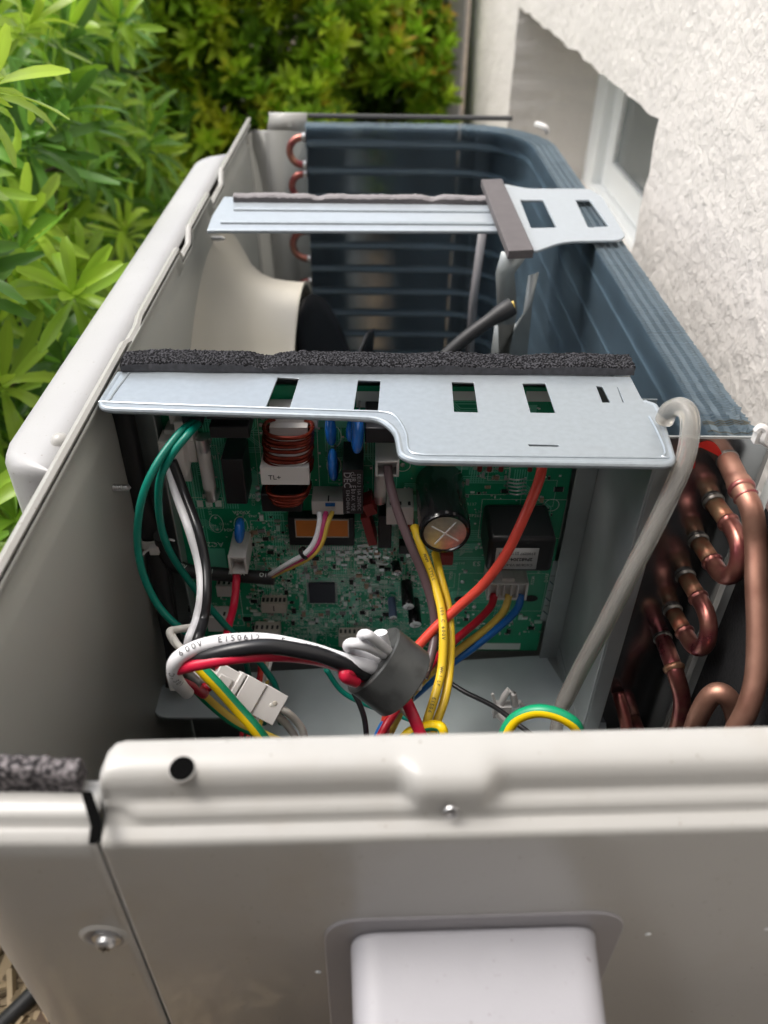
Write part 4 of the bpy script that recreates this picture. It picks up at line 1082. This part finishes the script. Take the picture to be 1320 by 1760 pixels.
# connectors
def _slots(n):
    def f(b, x0, x1, z0, z1, y):
        for i in range(n):
            xc = x0 + (x1 - x0) * (i + .5) / n; b.box((xc - .0009, y + .002, z1 - .0006), (xc + .0009, y + .006, z1 + .0003), M_ink)
        if n == 6: b.box(((x0 + x1) / 2 - .0004, y - .0001, z0 + .002), ((x0 + x1) / 2 + .0004, y + .0002, z1 - .002), M_ink)
    return f
fbox('socket', 449, 1038, 492, 1054, .009, M_beige, .0006, _slots(6), 'cream pin socket left of the microchip')
fbox('socket', 437, 1085, 481, 1100, .010, M_beige, .0006, _slots(5), 'cream pin socket under the red wire')
fbox('socket', 582, 1092, 636, 1112, .008, M_beige, .0006, _slots(7), 'wide beige socket behind the ring wires')
fbox('socket', 372, 1008, 398, 1026, .010, M_white, .0006, _slots(3), 'small white socket near the left board edge')
fbox('socket', 356, 1062, 392, 1086, .012, M_white, .0006, _slots(3), 'white socket at the lower left board corner')
fbox('socket', 650, 1098, 690, 1112, .008, M_beige, .0006, _slots(4), 'short beige socket on the lower board edge')
fbox('socket', 536, 862, 591, 884, .016, M_white, .0006, lambda b, x0, x1, z0, z1, y: (b.box(((x0 + x1) / 2, y - .0001, z1 + .0001), ((x0 + x1) / 2 + .0008, y + .006, z1 + .0003), M_ink), b.box((x0 + .0085, y - .0012, z1 - .003), (x0 + .0145, y + .001, z1 - .001), MW['blue'])), 'white plug with four thin wires')
fbox('socket', 664, 872, 711, 902, .020, M_white, .0008, _slots(3), 'white block socket beside the large capacitor')
conn('socket', 645, 793, 686, 820, .030, M_white, label='white open socket with a brown wire')
conn('socket', 393, 958, 424, 987, .026, M_white, dep=.010, label='long white plug with a red wire')
conn('socket', 838, 1003, 907, 1032, .022, M_white, wall=.0016, dep=.004, label='white plug with red, yellow and blue wires', fn=lambda b, x0, x1, z0, z1, y: (b.box(((x0 + x1) / 2 - .0045, y + .002, z1 - .001), ((x0 + x1) / 2 + .004, y + .012, z1 + .0025), M_white), [b.box((x0 + (x1 - x0) * t - .0006, y + .0005, z0 + .001), (x0 + (x1 - x0) * t + .0006, y + .005, z1 - .001), M_white) for t in (.25, .42, .6, .76)]))
def _lc(b):
    for u0, v0, u1, v1, L, L0 in ((286, 740, 336, 795, .012, 0), (272, 760, 300, 782, .02, .006), (300, 770, 318, 820, .022, .004), (280, 785, 296, 812, .020, .004), (300, 725, 330, 760, .018, .002), (308, 800, 328, 828, .004, 0), (290, 705, 312, 730, .012, 0)):
        x0, x1, z0, z1, y = fr(u0, v0, u1, v1, L); b.box((x0, y, z0), (x1, BY - L0, z1), M_white)
one('socket', PCB, _lc, 'stepped white terminal housing at the top left', bevel=.0007)
x0, x1, z0, z1, y = fr(313, 712, 345, 736, .034)
one('terminal', PCB, lambda b: (b.box((x0, y, z0), (x1, BY, z1), M_blackm), [b.tube([(x0 + .002 + k * .0017, y - .0004, z0 + .0015), (x0 + .003 + k * .0017, y - .0004, z0 + .0015)], .0005, M_silver, 5) for k in range(5)]), 'black terminal where the green wires end', bevel=.0004)
# paper label strip on the right side of the board
def _pl(b):
    q = [P(u, v, y=BY - .0005) for u, v in ((951, 964), (971, 964), (951, 1070), (928, 1066))]
    b.add(q, [(0, 1, 2, 3)], M_paperb, False)
    for v, du in ((990, 0), (1015, -5), (1041, -10)):
        a, c = P(946 + du, v, y=BY - .0006), P(966 + du, v + 1, y=BY - .0006); b.tube([a, c], .0002, M_ink, 4)
    for v, du in ((1002, 0), (1053, -11), (1030, -7)):
        b.tube(spline([P(945 + du, v - 3, y=BY - .0007), P(952 + du, v + 3, y=BY - .0007), P(962 + du, v + 4, y=BY - .0007)], 4), .00035, mat('blue_ink', (.05, .12, .16), .6), 5)
one('inspection_strip', PCB, _pl, sharp=0)
# wire links like little springs
def _spr(b):
    for i in range(5):
        v = 824 + i * 6.3; q = spline([P(871, v, y=BY), P(874, v - 1, y=BY - .003), P(888, v + 1, y=BY - .005), P(901, v - 1, y=BY - .003), P(904, v, y=BY)], 4); b.tube(q, .0005, M_silver, 6)
one('wire_link', PCB, _spr, 'row of five bare wire links')
def _resw(b):
    for u in (825, 842, 862, 912): p = P(u, 800, y=BY - .004); b.tube([p, p + Vector((0, 0, -.004))], .0016, M_redc, 8)
one('resistor', PCB, _resw)
# surface mounted parts: the 95 largest as parts, the rest together
rs = random.Random(77); smd = []
MS = [M_blackm, mat('chip_tan', (.34, .25, .17), .5), M_silver, M_silkd, M_silk, mat('chip_grey', (.2, .2, .2), .5)]
zones = [((425, 940), (665, 1075), 330), ((325, 985), (420, 1075), 40), ((640, 940), (720, 1000), 40), ((780, 790), (870, 860), 28), ((800, 1050), (930, 1095), 30), ((430, 885), (495, 940), 30), ((610, 935), (660, 975), 14), ((905, 820), (950, 900), 12)]
for (a0, b0), (a1, b1), n in zones:
    for _ in range(n):
        u, v = rs.uniform(a0, a1), rs.uniform(b0, b1)
        if 522 < u < 585 and 994 < v < 1046: continue
        sc_ = rs.choice([1, 1, 1, 1.5, 2.4]); smd.append((sc_ * rs.uniform(.8, 1.2), u, v, rs.random() < .5, rs.choice(MS)))
smd.sort(key=lambda t: -t[0])
for u, v, sc_ in ((465, 948, 2.6), (475, 1077, 3.6), (425, 1063, 3.4), (960, 840, 3.2), (666, 978, 2.6), (457, 925, 2.2), (440, 1078, 3.)): smd.insert(0, (sc_, u, v, False, M_blackm))
def chip(b, s):
    sc_, u, v, rot, m = s; p = P(u, v, y=BY); l, h = .00085 * sc_, .0005 * sc_
    if rot: l, h = h, l
    b.box((p.x - l, BY - .0006 * min(2, sc_) - .0001, p.z - h), (p.x + l, BY - .0001, p.z + h), m)
    if not rot:
        for s_ in (-1, 1): b.box((p.x + s_ * (l + .0001) - .0003, BY - .0005 * min(2, sc_), p.z - h * .95), (p.x + s_ * (l + .0001) + .0003, BY - .0001, p.z + h * .95), M_silver)
    else:
        for s_ in (-1, 1): b.box((p.x - l * .95, BY - .0005 * min(2, sc_), p.z + s_ * (h + .0001) - .0003), (p.x + l * .95, BY - .0001, p.z + s_ * (h + .0001) + .0003), M_silver)
for s in smd[:95]:
    one('chip', PCB, lambda b, s=s: chip(b, s))
tag(one('small_chips', PCB, lambda b: [chip(b, s) for s in smd[95:]]), kind='stuff')
def _rw2(b):
    for i in range(5):
        p = P(560 + i * 0, 0, y=BY) if 0 else P(567 + i * 15, 952, y=BY)
        for dv in (0, 12): p = P(565 + i * 16, 948 + dv, y=BY); b.box((p.x - .0016, BY - .0012, p.z - .0010), (p.x + .0016, BY - .0001, p.z + .0016), M_silk if dv else M_silver)
    for i in range(4):
        for dv in (0, 9): p = P(617 + i * 10, 945 + dv, y=BY); b.box((p.x - .0011, BY - .0016, p.z - .0011), (p.x + .0011, BY - .0001, p.z + .0011), M_silver)
one('solder_tab', PCB, _rw2)

# ================================================================== WIRES
def wpts(l): return [P(u, v, y=y) for u, v, y in l]
def wire(name, label, l, r_, m, cat='wire', group=None, m2=None, twist=.0, frac=.5, n=9, text=None, phase=None, parts=None, seg=16):
    q = spline(wpts(l), n)
    b = MB(); mf = None
    if m2:
        db = MB(); db.tube(q, .001, m, 6); fn_, fb2 = db.frames[len(q) // 2]; dv = Vector(phase)
        phase = int(round(-math.atan2(dv.dot(fb2), dv.dot(fn_)) / (2 * math.pi) * seg + frac * seg / 2))
        mf = lambda i, j: m2 if ((j + phase) % seg) < seg * frac else m
    b.tube(q, r_, m, seg, mf=mf, twist=twist)
    if not text and not parts:
        o = b.build(name, None, sharp=0); return tag(o, label, cat, group)
    t = empty(name, label, cat, group); b.build('sheath', t, sharp=0)
    if text:
        tb = MB()
        for s_, start, size, bold in text:
            L_ = [0]
            for a, c in zip(q[:-1], q[1:]): L_.append(L_[-1] + (c - a).length)
            d = start * L_[-1]
            for ch in s_:
                if ch != ' ':
                    i = max(k for k in range(len(q)) if L_[k] <= d); i = min(i, len(q) - 2); f = (d - L_[i]) / max(1e-9, L_[i + 1] - L_[i])
                    p = q[i].lerp(q[i + 1], f); tg = (q[i + 1] - q[i]).normalized(); vw = (CAM - p).normalized() + Vector((0, 0, .75)); nn = (vw - tg * vw.dot(tg)).normalized(); upv = nn.cross(tg)
                    rr_ = r_ if not isinstance(r_, list) else r_[i]
                    vs, fs = text_geo(ch, bold)
                    tb.add([p + tg * v.x * size + (nn * math.cos(v.y * size / rr_) + upv * math.sin(v.y * size / rr_)) * (rr_ + .00018) for v in vs], fs, M_ink, False)
                d += size * .68
        tb.build('printing', t)
    if parts: parts(t)
    return t
G1, G2, G3 = 'green wires', 'wires through the ferrite ring', 'yellow wires'
wire('wire', 'dark green wire bowing furthest out on the left', [(334, 724, .372), (308, 745, .36), (268, 800, .345), (243, 860, .335), (236, 930, .33), (247, 990, .325), (275, 1045, .32), (318, 1085, .315), (370, 1108, .31)], .0021, MW['green'], group=G1)
wire('wire', 'dark green wire running inside the first down to the tray', [(341, 727, .372), (322, 748, .358), (290, 790, .35), (273, 835, .345), (276, 900, .345), (293, 950, .345), (330, 1005, .345), (370, 1055, .345), (420, 1110, .345), (455, 1150, .345), (478, 1195, .34), (485, 1290, .34)], .0021, MW['green'], group=G1)
wire('wire', 'green wire crossing behind the white plug pair', [(395, 1085, .35), (420, 1130, .35), (430, 1170, .35), (452, 1230, .34), (455, 1290, .34)], .002, MW['green'], group=G1)
wire('wire', 'white wire running down from the terminal to the bundle', [(290, 800, .383), (303, 850, .37), (325, 910, .35), (342, 970, .335), (346, 1020, .32), (338, 1065, .31), (325, 1100, .295), (318, 1140, .30)], .0026, MW['white'])
wire('wire', 'black wire beside the white one down to the bundle', [(296, 792, .383), (318, 850, .37), (340, 910, .35), (353, 970, .335), (355, 1020, .32), (350, 1065, .31), (338, 1105, .293), (330, 1150, .30)], .0029, MW['black'])
# bundle through the ring
RA, RB = PD(640, 1132, .408), PD(695, 1175, .413)
wire('wire', 'thick white wire with grey printing curving into the ring', [(322, 1190, .262), (303, 1168, .252), (299, 1143, .25), (314, 1125, .252), (350, 1109, .256), (400, 1101, .259), (460, 1101, .262), (530, 1115, .262), (590, 1134, .260), (634, 1146, .262), (655, 1156, .27)], .0035, MW['white'], group=G2,
     text=[('105°C', .155, .0038, 0), ('600V', .29, .0042, .0), ('E150612', .405, .0042, .0), ('-F-', .575, .0042, 0), ('(LF)', .665, .0042, 0)], n=14)
wire('wire', 'thick black wire under the printed white one', [(335, 1175, .268), (312, 1152, .257), (320, 1139, .254), (350, 1130, .252), (404, 1117, .252), (460, 1111, .2535), (520, 1119, .255), (560, 1129, .256), (605, 1148, .258), (632, 1160, .262), (655, 1170, .27)], .0037, MW['black'], group=G2)
wire('wire', 'bright red wire lowest in the curved bundle', [(350, 1192, .275), (325, 1172, .262), (299, 1155, .252), (312, 1149, .250), (341, 1142, .249), (404, 1131, .250), (470, 1127, .256), (530, 1132, .268), (580, 1145, .282), (630, 1165, .292)], .0029, MW['red'], group=G2)
wire('wire', 'white wire loop entering the ring, lower and longer', [(650, 1140, .274), (612, 1121, .270), (599, 1113, .266), (600, 1107, .262), (612, 1106, .260), (638, 1113, .262), (664, 1126, .268)], .0027, MW['white'], group=G2)
wire('wire', 'white wire loop entering the ring, upper and shorter', [(655, 1120, .274), (632, 1105, .270), (622, 1097, .266), (623, 1091, .262), (632, 1091, .260), (646, 1101, .262), (668, 1120, .268)], .0025, MW['white'], group=G2)
def ringw():
    def f(b):
        a, c = P(654, 1087, y=.268), P(664, 1125, y=.27); b.tube([a, (a + c) / 2, c], .0034, MW['white'], 14, flat=.6)
    return f
tag(one('wire_end', None, ringw()), 'flat white wire end standing up in the ring', 'wire', G2)
wire('wire', 'red wire stub bent into the left of the ring', [(612, 1172, .256), (596, 1165, .253), (592, 1157, .254), (605, 1155, .257), (635, 1168, .264), (660, 1175, .268)], .0030, MW['red'], group=G2)
wire('wire', 'dark grey wire behind the white loops', [(560, 1125, .275), (600, 1140, .274), (650, 1160, .274)], .0026, mat('wire_grey', (.10, .10, .11), .4), group=G2)
wire('wire', 'red wire leaving the ring towards the side panel', [(665, 1170, .275), (690, 1188, .272), (703, 1215, .262), (716, 1245, .254), (735, 1290, .246)], .0032, MW['red'], group=G2)
wire('wire', 'thin white wire beside the red one below the ring', [(680, 1205, .272), (700, 1230, .266), (722, 1250, .256), (748, 1290, .25)], .0013, MW['cream'], group=G2)
wire('wire', 'white wire end poking out of the ring, upper', [(700, 1160, .285), (718, 1153, .282), (732, 1147, .28)], .0024, MW['cream'], group=G2)
wire('wire', 'white wire end poking out of the ring, lower', [(690, 1180, .283), (708, 1178, .28), (722, 1179, .278)], .0026, MW['cream'], group=G2)
wire('wire', 'black wire end between the two white ends', [(700, 1170, .285), (712, 1165, .282), (724, 1164, .281)], .0022, MW['black'], group=G2)
wire('wire', 'black wire end lowest on the ring side', [(680, 1190, .28), (700, 1194, .277), (712, 1196, .276)], .0028, MW['black'], group=G2)
def _ring(b):
    ax = RB - RA; l = ax.length; Ro, Ri = .0203, .0125
    b.lathe([(.0, Ri), (.0, Ro - .0008), (.0008, Ro), (l - .0008, Ro), (l, Ro - .0008), (l, Ri), (0, Ri)], M_ferr, RA, ax, 72)
tag(one('ferrite_ring', None, _ring), 'dark grey ferrite ring gathering thick wires', 'ferrite ring')
wire('wire', 'yellow wire with fine printing coming from behind the capacitor', [(712, 905, .37), (722, 935, .358), (742, 990, .345), (757, 1040, .33), (762, 1090, .315), (759, 1150, .30), (748, 1195, .285), (733, 1245, .27), (722, 1300, .262)], .0026, MW['yellow'], group=G3,
     text=[('AWM  STYLE', .14, .0026, 0), ('105 C 600V', .38, .0028, 0), ('VW-1 LF', .62, .0028, 0), ('E1506', .76, .0028, 0)])
wire('wire', 'plain yellow wire just right of the printed one', [(748, 950, .368), (757, 990, .35), (770, 1040, .335), (775, 1095, .318), (773, 1150, .303), (765, 1200, .287), (748, 1250, .272), (738, 1300, .262)], .0025, MW['yellow'], group=G3)
wire('wire', 'thin yellow wire between the two yellow ones', [(722, 940, .372), (738, 975, .362), (750, 1010, .352), (765, 1060, .345), (768, 1130, .33)], .0018, MW['mustard'], group=G3)
wire('wire', 'brown wire plugged into the white open socket', [(666, 800, .378), (670, 830, .372), (684, 880, .36), (705, 935, .35), (728, 990, .342), (744, 1045, .332), (747, 1090, .322), (740, 1130, .31), (728, 1165, .30)], .0027, MW['brown'])
wire('wire', 'coral red wire sweeping down from the cover edge', [(934, 790, .36), (925, 830, .35), (898, 895, .338), (868, 955, .332), (830, 1005, .33), (786, 1045, .328), (742, 1085, .322), (700, 1135, .312), (672, 1195, .295), (655, 1300, .28)], .0029, MW['coral'], n=12)
wire('wire', 'crimson wire from the three colour plug', [(850, 1022, .386), (843, 1043, .378), (820, 1068, .365), (785, 1098, .35), (750, 1132, .335), (712, 1180, .31), (668, 1240, .285), (640, 1295, .272)], .0026, MW['crimson'], n=12)
wire('wire', 'mustard wire from the three colour plug', [(875, 1022, .386), (866, 1050, .378), (840, 1078, .366), (800, 1108, .352), (762, 1138, .338), (722, 1175, .318), (690, 1220, .30), (655, 1290, .28)], .0026, MW['mustard'], n=12)
wire('wire', 'blue wire from the three colour plug', [(896, 1022, .386), (888, 1048, .378), (860, 1076, .367), (815, 1112, .353), (770, 1145, .34), (725, 1185, .32), (668, 1235, .29), (638, 1290, .276)], .0026, MW['blue'], n=12)
wire('wire', 'red wire hanging from the long white plug', [(407, 972, .392), (406, 1000, .382), (402, 1040, .37), (393, 1075, .352), (388, 1110, .33), (385, 1150, .315)], .0026, MW['red'])
for k, (c, lab, du) in enumerate((('white', 'white thin wire of the tied four wire lead', 0), ('pink', 'pink thin wire of the tied four wire lead', 7), ('mustard', 'yellow thin wire of the tied four wire lead', 14))):
    wire('wire', lab, [(549 + du * 1.6, 880, .384 + .001 * k), (549 + du, 900, .378), (541 + du * .9, 930 + du * .2, .372), (525 + du * .7, 951 + du * .4, .370), (500 + du * .4, 966 + du * .45, .374), (480 + du * .3, 978 + du * .3, .380), (464 + du * .2, 988 + du * .25, .386)], .0015 if k else .0017, MW[c], group='thin wires of the tied lead')
tag(one('cable_tie', None, lambda b: b.lathe([(0, .0042), (.0022, .0042), (.0022, .0030), (0, .0030), (0, .0042)], M_black, P(521, 952, y=.372), P(545, 935, y=.372) - P(521, 952, y=.372), 18)), 'black tie round the thin white and pink wires', 'cable tie')
wire('sleeved_cable', 'black sleeved cable with white print crossing the board edge', [(276, 920, .385), (283, 945, .39), (297, 968, .392), (330, 982, .393), (380, 987, .390), (430, 991, .388), (472, 994, .387)], .0046, MW['cable'], cat='cable',
     text=[('300V', .30, .004, 0), ('J', .60, .004, 0), ('HIAN', .72, .004, 0), ('OI', .92, .004, 0)])
for o in bpy.data.objects:
    if o.name.startswith('printing') and o.parent and o.parent.name == 'sleeved_cable': o.data.materials[0] = M_silk
wire('cable', 'black cable running down the back left corner', [(207, 690, .40), (222, 760, .40), (240, 850, .40), (262, 930, .395), (272, 980, .39), (285, 1050, .385), (300, 1120, .375), (300, 1180, .36)], .0062, MW['cable'], cat='cable')
wire('cable', 'second dark cable beside the tie at the back left', [(268, 930, .40), (285, 985, .395), (292, 1040, .39), (300, 1100, .38)], .0042, MW['cable'], cat='cable')
def _zt(b):
    c = P(268, 938, y=.388)
    b.lathe([(-.003, .0075), (.003, .0075), (.003, .0065), (-.003, .0065), (-.003, .0075)], M_white, P(262, 930, y=.393), P(272, 980, y=.388) - P(262, 930, y=.393), 18)
    b.box(tuple(c - Vector((.003, .006, .003))), tuple(c + Vector((.003, 0, .003))), M_white)
    b.tube(spline([c, P(290, 928, y=.384), P(300, 930, y=.383)], 4), .001, M_white, 6); b.tube(spline([c, P(250, 948, y=.384), P(245, 955, y=.38)], 4), .001, M_white, 6)
tag(one('cable_tie', None, _zt, bevel=.0004), 'white tie holding the black cables at the back left', 'cable tie')
GY = 'green and yellow earth wires'
wire('earth_wire', 'yellow and green earth wire crossing in front of the white plug pair', [(325, 1120, .268), (345, 1148, .264), (375, 1180, .258), (405, 1214, .252), (440, 1254, .245), (480, 1310, .24)], .0032, MW['byellow'], cat='wire', group=GY, m2=MW['bgreen'], phase=(.65, .35, .7), frac=.30)
wire('earth_wire', 'green and yellow earth wire curving below the other one', [(318, 1150, .29), (335, 1180, .29), (370, 1215, .29), (410, 1245, .285), (450, 1262, .28), (500, 1285, .275)], .0030, MW['bgreen'], cat='wire', group=GY, m2=MW['mustard'], phase=(.6, -.35, .7), frac=.25)
wire('earth_wire', 'green and yellow earth wire arching up behind the side panel', [(860, 1300, .245), (868, 1262, .247), (885, 1236, .25), (915, 1223, .25), (945, 1224, .248), (975, 1236, .245), (992, 1254, .243), (998, 1300, .24)], .0034, MW['bgreen'], cat='wire', group=GY, m2=MW['byellow'], phase=(0, -.85, -.5), frac=.5)
wire('earth_wire', 'small green and yellow loop under the plain yellow wire', [(672, 1300, .248), (700, 1262, .252), (728, 1250, .254), (748, 1247, .253), (761, 1256, .25), (764, 1300, .245)], .0027, MW['byellow'], cat='wire', group=GY, m2=MW['bgreen'], phase=(0, -.5, -.85), frac=.45)
wire('wire', 'thin black wire running to the white clip', [(768, 1170, .335), (800, 1190, .325), (850, 1215, .31), (890, 1245, .295), (930, 1275, .285)], .0016, MW['black'])
wire('wire', 'thin black wire hanging under the ring', [(608, 1190, .30), (620, 1215, .295), (628, 1245, .29), (632, 1300, .28)], .0017, MW['black'])
wire('wire', 'red wire curl behind the earth wire', [(330, 1160, .285), (332, 1175, .283), (342, 1184, .28), (358, 1180, .28), (372, 1165, .285), (380, 1148, .29), (384, 1125, .30)], .0028, MW['crimson'])
for k, (u, c, lab) in enumerate(((415, 'crimson', 'crimson thin wire dropping into the dark gap'), (426, 'coral', 'coral thin wire dropping into the dark gap'), (436, 'cream', 'cream thin wire dropping into the dark gap'), (444, 'mustard', 'mustard thin wire dropping into the dark gap'))):
    wire('wire', lab, [(448 + k * 6, 1120, .37), (444 + k * 5, 1170, .35), (u + 14, 1215, .33), (u + 2, 1250, .31), (u, 1300, .30)], .0014, MW[c], group='thin wires in the dark gap')
wire('wire', 'cream wire looping out of the plug pair, outer', [(462, 1210, .268), (490, 1222, .268), (510, 1240, .268), (522, 1262, .266), (526, 1310, .26)], .0021, MW['cream'], group='cream wires from the plug pair')
wire('wire', 'cream wire looping out of the plug pair, inner', [(450, 1218, .268), (478, 1232, .268), (498, 1252, .268), (510, 1275, .266), (514, 1310, .26)], .0021, MW['cream'], group='cream wires from the plug pair')
wire('wire', 'pale green wire low behind the ring', [(560, 1150, .33), (590, 1190, .325), (640, 1215, .32), (700, 1235, .315), (760, 1262, .305), (800, 1300, .295)], .0017, MW['green'], group=G1)
wire('wire', 'thin cream wire crossing the tray behind the earth wire', [(470, 1120, .37), (462, 1150, .355), (452, 1200, .345), (448, 1290, .335)], .0015, MW['cream'])
wire('wire', 'thin coral wire crossing the tray behind the earth wire', [(455, 1118, .37), (450, 1150, .357), (438, 1195, .347), (436, 1290, .337)], .0015, MW['coral'])
# white plug pair
def _plug():
    t = empty('plug_connector', 'white two piece plug joined in line among the loose wires', 'plug')
    a, c = P(370, 1160, y=.272), P(482, 1222, y=.266); ax = (c - a).normalized(); vw = (CAM - (a + c) / 2).normalized(); n = (vw - ax * vw.dot(ax)).normalized(); s = ax.cross(n)
    Mx = Matrix(((ax.x, s.x, n.x, a.x), (ax.y, s.y, n.y, a.y), (ax.z, s.z, n.z, a.z), (0, 0, 0, 1))); l = (c - a).length
    def f1(b):
        b.box((0, -.0070, -.008), (l * .30, .0070, 0), M_white, Mx); b.box((l * .28, -.0080, -.0085), (l * .36, .0080, .0012), M_white, Mx)
        b.box((.002, -.0022, .0001), (l * .24, .0040, .0014), M_white, Mx)
    def f2(b):
        b.box((l * .38, -.0082, -.0090), (l * .66, .0082, .0014), M_white, Mx); b.box((l * .66, -.0086, -.0095), (l, .0086, .0006), M_white, Mx)
        b.lathe([(0, .0014), (.0003, .0012), (.0003, 0)], M_beige, Mx @ Vector((l * .88, -.002, .0006)), n, 12)
    for nm, f in (('plug', f1), ('receptacle', f2)): one(nm, t, f, bevel=.0008)
    def f3(b):
        for k in range(3): b.tube([Mx @ Vector((-.012, -.004 + k * .004, -.006)), Mx @ Vector((-.004, -.0045 + k * .0045, -.004)), Mx @ Vector((.001, -.0045 + k * .0045, -.004))], .0016, [MW['crimson'], MW['cream'], MW['cream']][k], 8)
    one('wire_tail', t, f3)
_plug()
# crimp end in blue/white near the bundle
def _cr(b):
    a, c = P(297, 1166, y=.262), P(318, 1176, y=.266)
    b.box(tuple(P(296, 1172, y=.268)), tuple(P(318, 1160, y=.262)), M_white)
    b.tube([P(306, 1178, y=.258), P(318, 1170, y=.26), P(328, 1160, y=.262)], .0020, MW['blue'], 10); b.lathe([(0, .0022), (.003, .0022), (.003, 0)], M_black, P(310, 1176, y=.259), P(300, 1182, y=.259) - P(310, 1176, y=.259), 12)
tag(one('wire_terminal', None, _cr, bevel=.0003), 'small blue and white wire terminal under the bundle', 'terminal')
wire('wire', 'cream wire loop at the left of the bundle', [(330, 1078, .31), (305, 1082, .305), (292, 1086, .30), (300, 1104, .295), (316, 1118, .285)], .0021, MW['cream'])
wire('wire', 'short cream wire inside the loop left of the bundle', [(296, 1092, .30), (306, 1108, .29), (320, 1122, .283)], .0018, MW['cream'])
# white wire clip on the tray
def _wc(b):
    c = [P(858, 1220, y=.318), P(866, 1198, y=.318), P(874, 1186, y=.318), (P(882, 1192, y=.318)), P(886, 1212, y=.318)]
    b.tube(c, .0022, M_white, 8); b.tube([P(884, 1212, y=.318), P(893, 1206, y=.318), P(900, 1216, y=.318)], .0016, M_white, 8); b.tube([P(850, 1208, y=.318), P(846, 1192, y=.318)], .0011, M_white, 6)
    p = P(862, 1219, y=.318); b.box(tuple(p - Vector((.0055, .003, .0055))), tuple(p + Vector((.0055, .003, .0055))), M_white)
    b.tube([P(856, 1226, y=.316), P(868, 1240, y=.312), P(878, 1236, y=.312)], .0026, M_white, 8)
tag(one('wire_clip', None, _wc, bevel=.0006), 'white plastic wire clip holding the thin black wire', 'clip')
# clear hose
hq = [(1142, 722, .350), (1150, 706, .348), (1168, 699, .343), (1183, 710, .337), (1186, 740, .330), (1177, 790, .322), (1152, 850, .315), (1118, 920, .308), (1082, 990, .302), (1040, 1072, .298), (1003, 1140, .296), (975, 1195, .293), (962, 1225, .290), (955, 1262, .285), (952, 1310, .28)]
def _hose():
    q = spline(wpts(hq), 9); N = len(q)
    b = MB(); ro = [.0048] * N
    for i in range(N):
        t = i / (N - 1)
        if t > .80: ro[i] = .0048 - .0010 * min(1, (t - .8) / .06)
    b.tube(q, ro, M_hose, 22)
    b.tube(list(reversed(q)), [r_ * .62 for r_ in ro][::-1], M_hose, 16)
    return tag(b.build('clear_hose', None, sharp=0), 'milky transparent hose curving over the cover corner', 'hose')
_hose()
